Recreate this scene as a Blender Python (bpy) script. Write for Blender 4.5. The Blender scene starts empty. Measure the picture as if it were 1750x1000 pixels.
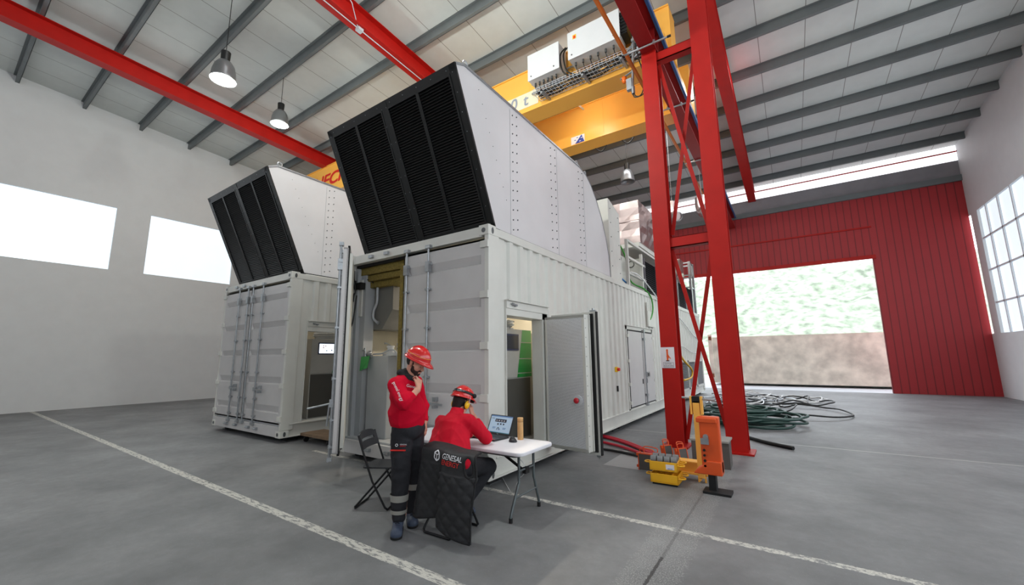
import bpy, math, random
import numpy as np
from mathutils import Vector, Matrix
from mathutils.bvhtree import BVHTree
random.seed(7)
S = bpy.context.scene
COL = S.collection
PI = math.pi

# ------------------------------------------------------------------ camera
YAW, PITCH, ROLL = 0.5983, 0.15831, -0.01005
CAM = Vector((3.22756, -4.1843, 1.62))
fw = Vector((-math.sin(YAW)*math.cos(PITCH), math.cos(YAW)*math.cos(PITCH), math.sin(PITCH)))
rt = Vector((math.cos(YAW), math.sin(YAW), 0.0))
up = rt.cross(fw)
r2 = rt*math.cos(ROLL) + up*math.sin(ROLL)
u2 = -rt*math.sin(ROLL) + up*math.cos(ROLL)
cd = bpy.data.cameras.new('camera'); cam = bpy.data.objects.new('camera', cd); COL.objects.link(cam)
mw = Matrix((r2, u2, -fw)).transposed().to_4x4(); mw.translation = CAM
cam.matrix_world = mw
cd.sensor_fit = 'HORIZONTAL'; cd.sensor_width = 36.0; cd.lens = 36.0*690.26/1750.0
cd.clip_start = 0.05; cd.clip_end = 300
S.camera = cam

# ------------------------------------------------------------------ view and world
vs = S.view_settings
S.display_settings.display_device = 'sRGB'
vs.view_transform = 'Standard'; vs.look = 'None'; vs.gamma = 1.0; vs.use_curve_mapping = False
vs.exposure = 0.12
w = bpy.data.worlds.new('overcast'); S.world = w; w.use_nodes = True
bg = w.node_tree.nodes['Background']; bg.inputs[0].default_value = (0.86, 0.93, 1.0, 1); bg.inputs[1].default_value = 4.3
try:
    S.cycles.max_bounces = 7; S.cycles.diffuse_bounces = 4; S.cycles.sample_clamp_indirect = 6.0
    S.cycles.use_denoising = True
except Exception:
    pass

# ------------------------------------------------------------------ daylight through gate, windows and roof lights
def area(name, loc, target, sx, sy, power, col=(1, 1, 1)):
    l = bpy.data.lights.new(name, 'AREA'); l.shape = 'RECTANGLE'; l.size = sx; l.size_y = sy
    l.energy = power; l.color = col
    o = bpy.data.objects.new(name, l); COL.objects.link(o); o.location = loc
    d = Vector(target) - Vector(loc)
    o.rotation_euler = d.to_track_quat('-Z', 'Y').to_euler()
    return o
area('clerestory_daylight', (-4.0, -12.2, 9.6), (-4.0, 2, 8.6), 24, 1.8, 45, (1.0, 0.99, 0.96))
area('window_daylight', (9.3, 1.0, 4.6), (0, 1.0, 4.6), 22, 4.4, 420, (0.95, 0.98, 1.0))
area('left_window_daylight', (-17.2, 1.0, 6.2), (0, 1.0, 5.0), 20, 2.2, 82, (0.95, 0.98, 1.0))
area('roof_light', (-0.5, -1.1, 10.8), (-0.5, -1.1, 0), 10, 1.2, 170, (0.97, 0.99, 1.0))
area('roof_light', (2.0, 9.0, 10.1), (2.0, 9.0, 0), 9, 1.2, 350, (0.97, 0.99, 1.0))

# ------------------------------------------------------------------ materials
def lin(c):
    return tuple(((v/255.0)/12.92 if v/255.0 <= 0.04045 else ((v/255.0+0.055)/1.055)**2.4) for v in c)
def M(name, col, rough=0.5, metal=0.0, var=0.06, scale=3.0, bump=0.0, bscale=40.0, emit=0.0, coat=0.0, spec=None):
    m = bpy.data.materials.new(name); m.use_nodes = True
    nt = m.node_tree; N = nt.nodes; L = nt.links
    b = N['Principled BSDF']; c = lin(col)
    b.inputs['Roughness'].default_value = rough; b.inputs['Metallic'].default_value = metal
    if spec is not None: b.inputs['Specular IOR Level'].default_value = spec
    if coat: b.inputs['Coat Weight'].default_value = coat; b.inputs['Coat Roughness'].default_value = 0.08
    tc = N.new('ShaderNodeTexCoord')
    n = N.new('ShaderNodeTexNoise'); n.inputs['Scale'].default_value = scale; n.inputs['Detail'].default_value = 4
    L.new(tc.outputs['Object'], n.inputs['Vector'])
    r = N.new('ShaderNodeValToRGB'); r.color_ramp.elements[0].position = 0.3; r.color_ramp.elements[1].position = 0.7
    r.color_ramp.elements[0].color = tuple(v*(1-var) for v in c)+(1,)
    r.color_ramp.elements[1].color = tuple(min(1, v*(1+var)) for v in c)+(1,)
    L.new(n.outputs['Fac'], r.inputs['Fac']); L.new(r.outputs['Color'], b.inputs['Base Color'])
    if bump:
        n2 = N.new('ShaderNodeTexNoise'); n2.inputs['Scale'].default_value = bscale; n2.inputs['Detail'].default_value = 3
        L.new(tc.outputs['Object'], n2.inputs['Vector'])
        bp = N.new('ShaderNodeBump'); bp.inputs['Strength'].default_value = bump; bp.inputs['Distance'].default_value = 0.01
        L.new(n2.outputs['Fac'], bp.inputs['Height']); L.new(bp.outputs['Normal'], b.inputs['Normal'])
    if emit:
        b.inputs['Emission Color'].default_value = c+(1,); b.inputs['Emission Strength'].default_value = emit
    return m

white = M('container_paint', (214, 214, 208), 0.42, bump=0.05, bscale=60, var=0.04)
doorgrey = M('door_paint', (200, 198, 198), 0.4, var=0.03)
hoodm = M('hood_sheet', (214, 212, 214), 0.38, 0.0, var=0.05, scale=1.2)
black = M('black_paint', (11, 13, 14), 0.45, var=0.1)
blackmat = M('black_rubber', (16, 17, 18), 0.7, var=0.1)
galv = M('galvanised_steel', (168, 172, 176), 0.35, 0.75, var=0.12, scale=14)
steel = M('steel_dark', (95, 98, 100), 0.45, 0.5)
red = M('red_steel_paint', (172, 24, 18), 0.5, var=0.07, bump=0.05, bscale=20, spec=0.25)
darkred = M('red_cladding', (158, 30, 36), 0.5)
purl = M('purlin_grey', (104, 110, 112), 0.5)
yel = M('crane_yellow', (255, 188, 84), 0.36, var=0.04, scale=0.8)
oran = M('orange_paint', (222, 84, 30), 0.4, var=0.12)
bus = M('busbar_orange', (196, 104, 30), 0.4)
blue = M('blue_paint', (44, 96, 148), 0.4)
wbox = M('cabinet_white', (216, 219, 223), 0.35, var=0.02)
intw = M('interior_panel', (196, 190, 172), 0.5)
intg = M('interior_grey', (176, 180, 184), 0.45)
duct_dk = M('duct_grey', (118, 118, 116), 0.45)
wool = M('mineral_wool', (124, 108, 52), 0.95, var=0.25, scale=30, bump=0.6, bscale=60)
foil = M('foil', (184, 168, 166), 0.3, 0.85, var=0.05, bump=0.8, bscale=2.5)
tablew = M('table_plastic', (232, 232, 238), 0.45, var=0.02, bump=0.05, bscale=200)
tleg = M('table_leg_grey', (98, 106, 108), 0.4, 0.3)
skin = M('skin', (206, 150, 128), 0.5, var=0.08, scale=12, bump=0.1)
hair = M('hair', (34, 26, 24), 0.75, var=0.3, scale=60, bump=0.6, bscale=150)
redcl = M('red_sweatshirt', (196, 14, 44), 0.85, var=0.1, scale=6, bump=0.35, bscale=26, spec=0.1)
redjk = M('red_jacket', (200, 18, 44), 0.7, var=0.08, scale=6, bump=0.25, bscale=18, spec=0.15)
trou = M('black_trousers', (46, 46, 50), 0.8, var=0.15, bump=0.4, bscale=22, spec=0.15)
helm = M('red_helmet', (208, 30, 30), 0.22, var=0.04, coat=0.6)
blkcl = M('black_cloth', (26, 26, 28), 0.85, bump=0.4, bscale=60)
vestm = M('quilted_vest', (34, 34, 37), 0.6, var=0.15, bump=0.6, bscale=14)
boot = M('boot_leather', (62, 72, 92), 0.55, var=0.15, bump=0.3, bscale=30)
yellowm = M('ear_muff_yellow', (244, 196, 20), 0.35)
refl = M('reflective_band', (150, 148, 142), 0.4)
bamboo = M('bamboo', (206, 160, 104), 0.5, var=0.12, scale=20)
laptop_m = M('laptop_black', (34, 36, 40), 0.4)
wood = M('pallet_wood', (128, 106, 84), 0.8, var=0.2, scale=6)
green1 = M('decal_green', (18, 132, 56), 0.4)
green2 = M('decal_pale_green', (92, 158, 102), 0.4)
dkblue = M('screen_frame', (44, 50, 84), 0.3)
whitet = M('white_print', (232, 232, 236), 0.5)
redt = M('red_print', (220, 40, 34), 0.5)
greyt = M('grey_print', (190, 196, 204), 0.5)
rubgrey = M('roller_grey', (122, 124, 126), 0.6)
yskate = M('skate_yellow', (240, 178, 34), 0.4, var=0.08)
rust = M('rusty_container', (206, 200, 186), 0.7, var=0.25, scale=2)
paperg = M('green_tag', (66, 158, 84), 0.6)
hosered = M('red_hose', (196, 34, 56), 0.5)
gcable = M('green_cable', (60, 150, 50), 0.5)
bcable = M('blue_cable', (40, 120, 190), 0.5)
wcable = M('white_cable', (225, 225, 225), 0.5)
ycable = M('yellow_hose', (220, 170, 40), 0.5)
dgreen = M('green_hose', (34, 66, 60), 0.5)
glassm = M('window_pane', (214, 226, 236), 0.15, emit=0.9)
wallm = M('wall_sandwich_panel', (214, 216, 218), 0.6, var=0.02)
translu = M('translucent_glazing', (250, 251, 255), 0.4, emit=1.3)
greyclad = M('grey_cladding', (132, 130, 136), 0.5)
foliage = M('hillside_bushes', (134, 144, 124), 0.9, var=0.5, scale=1.4, bump=1.0, bscale=3)
outground = M('yard_concrete', (178, 180, 184), 0.9)
lampglass = M('lamp_reflector', (120, 122, 124), 0.3, 0.5)
amber = M('amber_lens', (240, 110, 20), 0.25)
chestm = M('chest_grey', (86, 82, 80), 0.6)
concrete = M('concrete_block', (150, 148, 144), 0.9)
paperw = M('paper_white', (226, 220, 226), 0.6)

def nodes(m):
    return m.node_tree.nodes, m.node_tree.links, m.node_tree.nodes['Principled BSDF']

# perforated lining of the side door: dots on an 9 mm grid
perf = bpy.data.materials.new('perforated_sheet'); perf.use_nodes = True
N, L, b = nodes(perf); b.inputs['Metallic'].default_value = 0.35; b.inputs['Roughness'].default_value = 0.45
tc = N.new('ShaderNodeTexCoord'); mp = N.new('ShaderNodeMapping'); mp.inputs['Scale'].default_value = (95, 95, 95)
L.new(tc.outputs['Object'], mp.inputs['Vector'])
sep = N.new('ShaderNodeSeparateXYZ'); L.new(mp.outputs['Vector'], sep.inputs[0])
def mth(op, a, bb=None, N=N, L=L):
    n = N.new('ShaderNodeMath'); n.operation = op
    for i, v in enumerate((a, bb)):
        if v is None: continue
        if isinstance(v, (int, float)): n.inputs[i].default_value = v
        else: L.new(v, n.inputs[i])
    return n.outputs[0]
fx = mth('SUBTRACT', mth('FRACT', sep.outputs['X']), 0.5); fz = mth('SUBTRACT', mth('FRACT', sep.outputs['Z']), 0.5)
dd = mth('SQRT', mth('ADD', mth('MULTIPLY', fx, fx), mth('MULTIPLY', fz, fz)))
hole = mth('LESS_THAN', dd, 0.3)
mix = N.new('ShaderNodeMix'); mix.data_type = 'RGBA'; L.new(hole, mix.inputs['Factor'])
mix.inputs['A'].default_value = lin((236, 238, 242))+(1,); mix.inputs['B'].default_value = lin((104, 106, 110))+(1,)
L.new(mix.outputs['Result'], b.inputs['Base Color'])

# concrete floor with worn painted lines, a pale patch and an expansion joint
flo = bpy.data.materials.new('worn_concrete'); flo.use_nodes = True
N, L, b = nodes(flo)
def mm(op, a, bb=None): return mth(op, a, bb, N, L)
geo = N.new('ShaderNodeNewGeometry'); sp = N.new('ShaderNodeSeparateXYZ'); L.new(geo.outputs['Position'], sp.inputs[0])
X, Y = sp.outputs['X'], sp.outputs['Y']
def noise(scale, detail=5, rough=0.6, vec=None):
    n = N.new('ShaderNodeTexNoise'); n.inputs['Scale'].default_value = scale; n.inputs['Detail'].default_value = detail
    n.inputs['Roughness'].default_value = rough; L.new(vec or geo.outputs['Position'], n.inputs['Vector']); return n.outputs['Fac']
def mixc(f, a, c):
    n = N.new('ShaderNodeMix'); n.data_type = 'RGBA'; L.new(f, n.inputs['Factor'])
    for k, v in (('A', a), ('B', c)):
        if isinstance(v, tuple): n.inputs[k].default_value = lin(v)+(1,)
        else: L.new(v, n.inputs[k])
    return n.outputs['Result']
def ramp(f, p0, p1):
    n = N.new('ShaderNodeMapRange'); n.inputs['From Min'].default_value = p0; n.inputs['From Max'].default_value = p1
    n.clamp = True; L.new(f, n.inputs['Value']); return n.outputs['Result']
n1 = noise(0.7, 6, 0.65); n2 = noise(9, 6, 0.7); n3 = noise(90, 3, 0.6); n4 = noise(26, 6, 0.75)
base = mixc(ramp(n1, 0.3, 0.7), (90, 92, 94), (136, 137, 139))
base = mixc(mm('MULTIPLY', ramp(n2, 0.35, 0.75), 0.45), base, (112, 112, 112))
base = mixc(mm('MULTIPLY', ramp(n3, 0.66, 0.76), 0.75), base, (186, 186, 184))
base = mixc(mm('MULTIPLY', ramp(n4, 0.30, 0.2), 0.5), base, (76, 76, 78))
def band(c, half, coord, wob=0.0):
    v = mm('SUBTRACT', coord, c)
    if wob: v = mm('ADD', v, mm('MULTIPLY', mm('SUBTRACT', n4, 0.5), wob))
    return mm('LESS_THAN', mm('ABSOLUTE', v), half)
def rng(coord, a, c): return mm('MULTIPLY', mm('GREATER_THAN', coord, a), mm('LESS_THAN', coord, c))
vm = N.new('ShaderNodeVectorMath'); vm.operation = 'MULTIPLY'; vm.inputs[1].default_value = (0.55, 2.2, 1); L.new(geo.outputs['Position'], vm.inputs[0])
n5 = noise(16, 6, 0.75, vm.outputs[0])
wear1 = ramp(n5, 0.43, 0.50); wear2 = mm('MULTIPLY', ramp(n4, 0.38, 0.5), ramp(n2, 0.40, 0.5))
l1 = mm('MULTIPLY', band(-1.785, 0.052, Y, 0.03), wear1)
l2 = mm('MULTIPLY', mm('MULTIPLY', band(0.065, 0.042, Y, 0.09), wear2), mm('GREATER_THAN', X, -4.0))
l3 = mm('MULTIPLY', mm('MULTIPLY', band(2.93, 0.03, Y, 0.03), wear2), rng(X, -0.2, 1.3))
l4 = mm('MULTIPLY', mm('MULTIPLY', band(5.0, 0.02, Y, 0.01), 0.5), rng(X, 0.0, 8.0))
lines = mm('MAXIMUM', mm('MAXIMUM', l1, l2), mm('MAXIMUM', l3, l4))
patch = mm('MULTIPLY', mm('MULTIPLY', rng(X, 0.72, 1.75), rng(Y, 1.9, 2.7)), 0.6)
base = mixc(patch, base, (176, 176, 176))
base = mixc(mm('MULTIPLY', lines, 0.85), base, (206, 204, 196))
chalk = mm('MULTIPLY', band(2.2, 0.20, X, 0.3), ramp(n3, 0.5, 0.62))
base = mixc(mm('MULTIPLY', chalk, 0.5), base, (188, 188, 184))
crack = mm('MULTIPLY', band(2.2, 0.012, X, 0.05), mm('LESS_THAN', Y, 1.3))
base = mixc(mm('MULTIPLY', crack, mm('ADD', 0.35, mm('MULTIPLY', mm('LESS_THAN', Y, -0.55), 0.5))), base, (46, 46, 48))
L.new(base, b.inputs['Base Color'])
rr = N.new('ShaderNodeMapRange'); L.new(n2, rr.inputs['Value']); rr.inputs['To Min'].default_value = 0.42; rr.inputs['To Max'].default_value = 0.68
L.new(rr.outputs['Result'], b.inputs['Roughness'])
bp = N.new('ShaderNodeBump'); bp.inputs['Strength'].default_value = 0.2; bp.inputs['Distance'].default_value = 0.004
L.new(n3, bp.inputs['Height']); L.new(bp.outputs['Normal'], b.inputs['Normal'])

def lined(name, col, axis, pitch, width, dark, rough=0.55, var=0.03):
    m = M(name, col, rough, var=var); N, L, b = nodes(m)
    g = N.new('ShaderNodeNewGeometry'); s = N.new('ShaderNodeSeparateXYZ'); L.new(g.outputs['Position'], s.inputs[0])
    f = mth('FRACT', mth('DIVIDE', mth('ADD', s.outputs[axis], 100.0*pitch, N, L), pitch, N, L), None, N, L)
    k = mth('LESS_THAN', f, width/pitch, N, L)
    src = b.inputs['Base Color'].links[0].from_socket
    n = N.new('ShaderNodeMix'); n.data_type = 'RGBA'; L.new(k, n.inputs['Factor']); L.new(src, n.inputs['A'])
    n.inputs['B'].default_value = lin(dark)+(1,); L.new(n.outputs['Result'], b.inputs['Base Color'])
    return m
ceilm = lined('ceiling_panels', (204, 208, 206), 'X', 1.1, 0.018, (128, 128, 124))
redcor = lined('red_cladding_seams', (160, 32, 38), 'X', 0.25, 0.03, (112, 20, 26))

# ------------------------------------------------------------------ mesh builder
class MB:
    def __init__(s): s.v = []; s.f = []; s.m = []; s.sm = []
    def add(s, vs_, fs, mi=0, sm=False):
        o = len(s.v); s.v += [Vector(v) for v in vs_]
        for f in fs: s.f.append([i+o for i in f]); s.m.append(mi); s.sm.append(sm)
    def box(s, a, b, mi=0, T=None):
        x0, x1 = sorted((a[0], b[0])); y0, y1 = sorted((a[1], b[1])); z0, z1 = sorted((a[2], b[2]))
        vs_ = [(x, y, z) for z in (z0, z1) for y in (y0, y1) for x in (x0, x1)]
        if T is not None: vs_ = [T @ Vector(v) for v in vs_]
        s.add(vs_, [(0, 2, 3, 1), (4, 5, 7, 6), (0, 1, 5, 4), (2, 6, 7, 3), (0, 4, 6, 2), (1, 3, 7, 5)], mi)
    def cb(s, c, sz, mi=0, R=None):
        T = Matrix.Translation(Vector(c))
        if R is not None: T = T @ R.to_4x4()
        s.box([-q/2 for q in sz], [q/2 for q in sz], mi, T)
    def bar(s, p0, p1, w_, h, mi=0, upv=(0, 0, 1)):
        p0 = Vector(p0); p1 = Vector(p1); d = p1-p0; ln = d.length; d.normalize()
        u = Vector(upv); sd = d.cross(u)
        if sd.length < 1e-4: sd = d.cross(Vector((1, 0, 0)))
        sd.normalize(); u = sd.cross(d)
        R = Matrix((sd, d, u)).transposed()
        s.cb((p0+p1)/2, (w_, ln, h), mi, R)
    def cyl(s, p0, p1, r, n=12, mi=0, r1=None, caps=True, sm=True):
        p0 = Vector(p0); p1 = Vector(p1); d = (p1-p0).normalized()
        a = d.orthogonal().normalized(); c = d.cross(a); r1 = r if r1 is None else r1
        ring = lambda p, q: [p+(a*math.cos(2*PI*i/n)+c*math.sin(2*PI*i/n))*q for i in range(n)]
        s.add(ring(p0, r)+ring(p1, r1), [(i, (i+1) % n, n+(i+1) % n, n+i) for i in range(n)], mi, sm)
        if caps:
            s.add(ring(p0, r), [tuple(reversed(range(n)))], mi); s.add(ring(p1, r1), [tuple(range(n))], mi)
    def tube(s, pts, r, n=8, mi=0, smooth=0, closed=False):
        pts = [Vector(p) for p in pts]
        if smooth: pts = catmull(pts, smooth, closed)
        k = len(pts); prev = None; rings = []
        for i, p in enumerate(pts):
            d = (pts[(i+1) % k if closed else min(i+1, k-1)] - pts[(i-1) % k if closed else max(i-1, 0)])
            d.normalize()
            if prev is None: a = d.orthogonal().normalized()
            else:
                a = prev - d*prev.dot(d); a = a.normalized() if a.length > 1e-5 else d.orthogonal().normalized()
            prev = a; c = d.cross(a)
            rings += [p+(a*math.cos(2*PI*j/n)+c*math.sin(2*PI*j/n))*r for j in range(n)]
        fs = []
        for i in range(k if closed else k-1):
            i2 = (i+1) % k
            for j in range(n): fs.append((i*n+j, i*n+(j+1) % n, i2*n+(j+1) % n, i2*n+j))
        s.add(rings, fs, mi, True)
        if not closed:
            s.add(rings[:n], [tuple(reversed(range(n)))], mi); s.add(rings[-n:], [tuple(range(n))], mi)
    def prism(s, poly, ax, a, b, mi=0):
        def P(q, t):
            v = list(q); v.insert(ax, t); return v
        n = len(poly)
        ar = sum(poly[i][0]*poly[(i+1) % n][1]-poly[(i+1) % n][0]*poly[i][1] for i in range(n))
        if ar < 0: poly = poly[::-1]
        if ax == 1: a, b = max(a, b), min(a, b)
        else: a, b = min(a, b), max(a, b)
        vs_ = [P(q, a) for q in poly]+[P(q, b) for q in poly]
        s.add(vs_, [tuple(reversed(range(n))), tuple(range(n, 2*n))]+[(i, (i+1) % n, n+(i+1) % n, n+i) for i in range(n)], mi)
    def lathe(s, prof, c, axis=(0, 0, 1), n=20, mi=0):
        d = Vector(axis).normalized(); a = d.orthogonal().normalized(); e = d.cross(a); c = Vector(c); vs_ = []
        for r, h in prof: vs_ += [c+d*h+(a*math.cos(2*PI*i/n)+e*math.sin(2*PI*i/n))*r for i in range(n)]
        fs = [(k*n+i, k*n+(i+1) % n, (k+1)*n+(i+1) % n, (k+1)*n+i) for k in range(len(prof)-1) for i in range(n)]
        s.add(vs_, fs, mi, True)
    def ball(s, c, r, mi=0, R=None, n=12):
        if isinstance(r, (int, float)): r = (r, r, r)
        vs_ = []; c = Vector(c)
        for i in range(n+1):
            t = PI*i/n
            for j in range(n*2):
                q = PI*j/n; v = Vector((r[0]*math.sin(t)*math.cos(q), r[1]*math.sin(t)*math.sin(q), r[2]*math.cos(t)))
                vs_.append(c+(R @ v if R is not None else v))
        m = n*2
        s.add(vs_, [(i*m+j, (i+1)*m+j, (i+1)*m+(j+1) % m, i*m+(j+1) % m) for i in range(n) for j in range(m)], mi, True)
    def quad(s, a, b, c, d, mi=0): s.add([a, b, c, d], [(0, 1, 2, 3)], mi)
    def xf(s, T): s.v = [T @ v for v in s.v]; return s
    def build(s, name, mats, parent=None, bevel=0.0, T=None):
        if T is not None: s.xf(T)
        off = parent.location if parent is not None else Vector((0, 0, 0))
        gp = parent
        while gp is not None and gp.parent is not None:
            gp = gp.parent; off = off + gp.location
        me = bpy.data.meshes.new(name)
        me.from_pydata([v-off for v in s.v], [], s.f)
        if not isinstance(mats, (list, tuple)): mats = [mats]
        for m in mats: me.materials.append(m)
        me.polygons.foreach_set('material_index', s.m); me.polygons.foreach_set('use_smooth', s.sm)
        me.validate(); me.update()
        o = bpy.data.objects.new(name, me); COL.objects.link(o); o.parent = parent
        if bevel:
            bv = o.modifiers.new('bevel', 'BEVEL'); bv.width = bevel; bv.segments = 2; bv.limit_method = 'ANGLE'; bv.angle_limit = 0.7
        return o
def catmull(p, k, closed=False):
    out = []; n = len(p)
    rngn = n if closed else n-1
    for i in range(rngn):
        g = (lambda j: p[j % n]) if closed else (lambda j: p[max(0, min(n-1, j))])
        a, b, c, d = g(i-1), g(i), g(i+1), g(i+2)
        for t in range(k):
            t /= k
            out.append(0.5*((2*b)+(c-a)*t+(2*a-5*b+4*c-d)*t*t+(3*b-a-3*c+d)*t**3))
    if not closed: out.append(p[-1])
    return out
def thing(name, label, cat, loc=(0, 0, 0), group=None):
    o = bpy.data.objects.new(name, None); COL.objects.link(o); o.location = loc; o.empty_display_size = 0.1
    o['label'] = label; o['category'] = cat
    if group: o['group'] = group
    return o
def tag(o, label, cat, group=None, kind=None):
    o['label'] = label; o['category'] = cat
    if group: o['group'] = group
    if kind: o['kind'] = kind
    return o
def struct(o): o['kind'] = 'structure'; return o
def dup(root, loc, label=None, group=None, rotz=None):
    r = root.copy(); COL.objects.link(r); r.location = loc
    if rotz is not None: r.rotation_euler = (0, 0, rotz)
    if label: r['label'] = label
    if group: r['group'] = group
    def rec(a, b):
        for ch in list(a.children):
            c = ch.copy(); COL.objects.link(c); c.parent = b; rec(ch, c)
    rec(root, r); return r
def text_geo(s, size, spacing=1.0):
    cu = bpy.data.curves.new('lettering', 'FONT'); cu.body = s; cu.size = size; cu.space_character = spacing
    o = bpy.data.objects.new('lettering', cu); COL.objects.link(o)
    bpy.context.view_layer.update()
    dg = bpy.context.evaluated_depsgraph_get()
    me = bpy.data.meshes.new_from_object(o.evaluated_get(dg))
    vs_ = [v.co.copy() for v in me.vertices]; fs = [tuple(p.vertices) for p in me.polygons]
    bpy.data.objects.remove(o); bpy.data.curves.remove(cu); bpy.data.meshes.remove(me)
    return vs_, fs
def text_on(mb, s, size, org, xa, ya, mi=0, spacing=1.0, shear=0.0, bold=0.0):
    vs_, fs = text_geo(s, size, spacing); org = Vector(org); xa = Vector(xa); ya = Vector(ya)
    nn = xa.cross(ya).normalized()
    for k in ((0, 0), (bold, 0), (0, bold), (bold, bold))[:4 if bold else 1]:
        mb.add([org+xa*(v.x+shear*v.y+k[0])+ya*(v.y+k[1])+nn*(0.0002*(k[0]+2*k[1])/max(bold, 1e-6) if bold else 0) for v in vs_], fs, mi)
def decal(name, target, mats, items, org, xa, ya, parent, off=0.003, depth=0.4):
    """print laid on a surface: each vertex is dropped onto the target along the normal"""
    org = Vector(org); xa = Vector(xa).normalized(); ya = Vector(ya); ya = (ya-xa*ya.dot(xa)).normalized(); nn = xa.cross(ya)
    dg = bpy.context.evaluated_depsgraph_get(); bpy.context.view_layer.update(); dg.update()
    ev = target.evaluated_get(dg); me = ev.to_mesh()
    tw = target.matrix_world
    bv = BVHTree.FromPolygons([tw @ v.co for v in me.vertices], [tuple(p.vertices) for p in me.polygons]); ev.to_mesh_clear()
    mb = MB()
    for mi, vs_, fs in items:
        out = []; hit = []
        for v in vs_:
            p = org+xa*v[0]+ya*v[1]
            h = bv.ray_cast(p+nn*depth, -nn, depth*2)[0]
            out.append((h+nn*off) if h is not None else p); hit.append(h is not None)
        mb.add(out, [f for f in fs if all(hit[i] for i in f)], mi)
    return mb.build(name, mats, parent)

# ================================================================== hall shell
RZ = lambda y: 11.0-0.06*y
FY = 18.5
mb = MB(); mb.quad((-17.5, -12.5, 0), (9.5, -12.5, 0), (9.5, FY, 0), (-17.5, FY, 0)); struct(mb.build('floor', flo))
mb = MB(); mb.quad((-40, FY, -0.02), (40, FY, -0.02), (40, 70, -0.02), (-40, 70, -0.02)); struct(mb.build('yard_ground', outground))
mb = MB()
mb.box((-17.5, -12.5, RZ(-12.5)), (9.5, FY, RZ(-12.5)+0.01))
mb.v = [Vector((v.x, v.y, RZ(v.y)+(0.0 if v.z < RZ(-12.5)+0.005 else 0.1))) for v in mb.v]
ceiling = struct(mb.build('ceiling', ceilm))
py = -12.0
k = 0
for i in range(20):
    y = 1.42+1.6*(i-8)
    if y > FY-0.5: continue
    mb = MB(); z1 = RZ(y)
    mb.box((-17.5, y-0.035, z1-0.24), (9.5, y-0.02, z1))                       # web of the Z-purlin
    mb.box((-17.5, y-0.10, z1-0.015), (9.5, y-0.02, z1))
    mb.box((-17.5, y-0.035, z1-0.255), (9.5, y+0.06, z1-0.24))
    mb.box((-17.5, y+0.048, z1-0.255), (9.5, y+0.06, z1-0.225))
    mb.build('purlin', purl, ceiling)
# walls
mb = MB(); mb.box((-17.7, -12.5, 0), (-17.5, FY, 5.0)); mb.box((-17.7, -12.5, 7.4), (-17.5, FY, 11.8))
for y in range(-12, 19, 4): mb.box((-17.7, y-0.5, 5.0), (-17.5, y+0.5, 7.4))
struct(mb.build('wall_left', wallm))
mb = MB(); mb.box((9.5, -12.5, 0), (9.7, FY, 2.3)); mb.box((9.5, -12.5, 6.9), (9.7, FY, 11.8))
for y in range(-12, 19, 6): mb.box((9.5, y-0.3, 2.3), (9.7, y+0.3, 6.9))
struct(mb.build('wall_right', wallm))
mb = MB(); mb.box((-17.5, -12.7, 6.2), (9.5, -12.5, 11.8)); mb.box((-17.5, -12.7, 0), (-8.2, -12.5, 6.2)); mb.box((1.2, -12.7, 0), (9.5, -12.5, 6.2)); mb.box((-8.2, -12.6, 0), (1.2, -12.5, 6.2))
struct(mb.build('wall_back', wallm))
mb = MB(); mb.box((-17.0, -12.45, 8.6), (9.0, -12.42, 10.6)); struct(mb.build('window_4', translu))
mb = MB()
mb.box((-17.5, FY, 8.55), (9.5, FY+0.12, 9.25), 1); mb.box((-17.5, FY-0.1, 8.38), (9.5, FY+0.02, 8.62), 2)
mb.box((-17.5, FY, 5.7), (9.5, FY+0.15, 8.4), 0)
mb.box((-17.5, FY, 0), (-2.6, FY+0.15, 5.7), 0); mb.box((6.5, FY, 0), (9.5, FY+0.15, 5.7), 0)
mb.box((-2.7, FY-0.12, 5.62), (6.6, FY, 5.78), 3); mb.box((-2.7, FY-0.06, 7.0), (6.6, FY, 7.06), 3)
struct(mb.build('wall_far', [redcor, greyclad, purl, red]))
mb = MB(); mb.box((-17.5, FY+0.02, 9.25), (9.5, FY+0.06, 9.95)); wi = struct(mb.build('window_1', translu))
mb = MB(); mb.cyl((-17.5, FY-0.05, 9.62), (9.5, FY-0.05, 9.62), 0.03, 8); mb.build('glazing_rail', red, wi)
mb = MB()
for y in range(-12, 18, 6): mb.box((9.58, y+0.3, 2.3), (9.62, y+5.7, 6.9), 0)
wi = struct(mb.build('window_2', glassm))
mb = MB()
for y in range(-12, 18, 6):
    for q in range(1, 6): mb.box((9.52, y+q-0.03, 2.3), (9.57, y+q+0.03, 6.9))
    for z in (3.4, 4.6, 5.8): mb.box((9.52, y+0.3, z-0.03), (9.57, y+5.7, z+0.03))
mb.build('window_frame', wbox, wi)
mb = MB()
for y in range(-12, 18, 4): mb.box((-17.62, y+0.5, 5.0), (-17.58, y+3.5, 7.4))
struct(mb.build('window_3', glassm))

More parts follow.
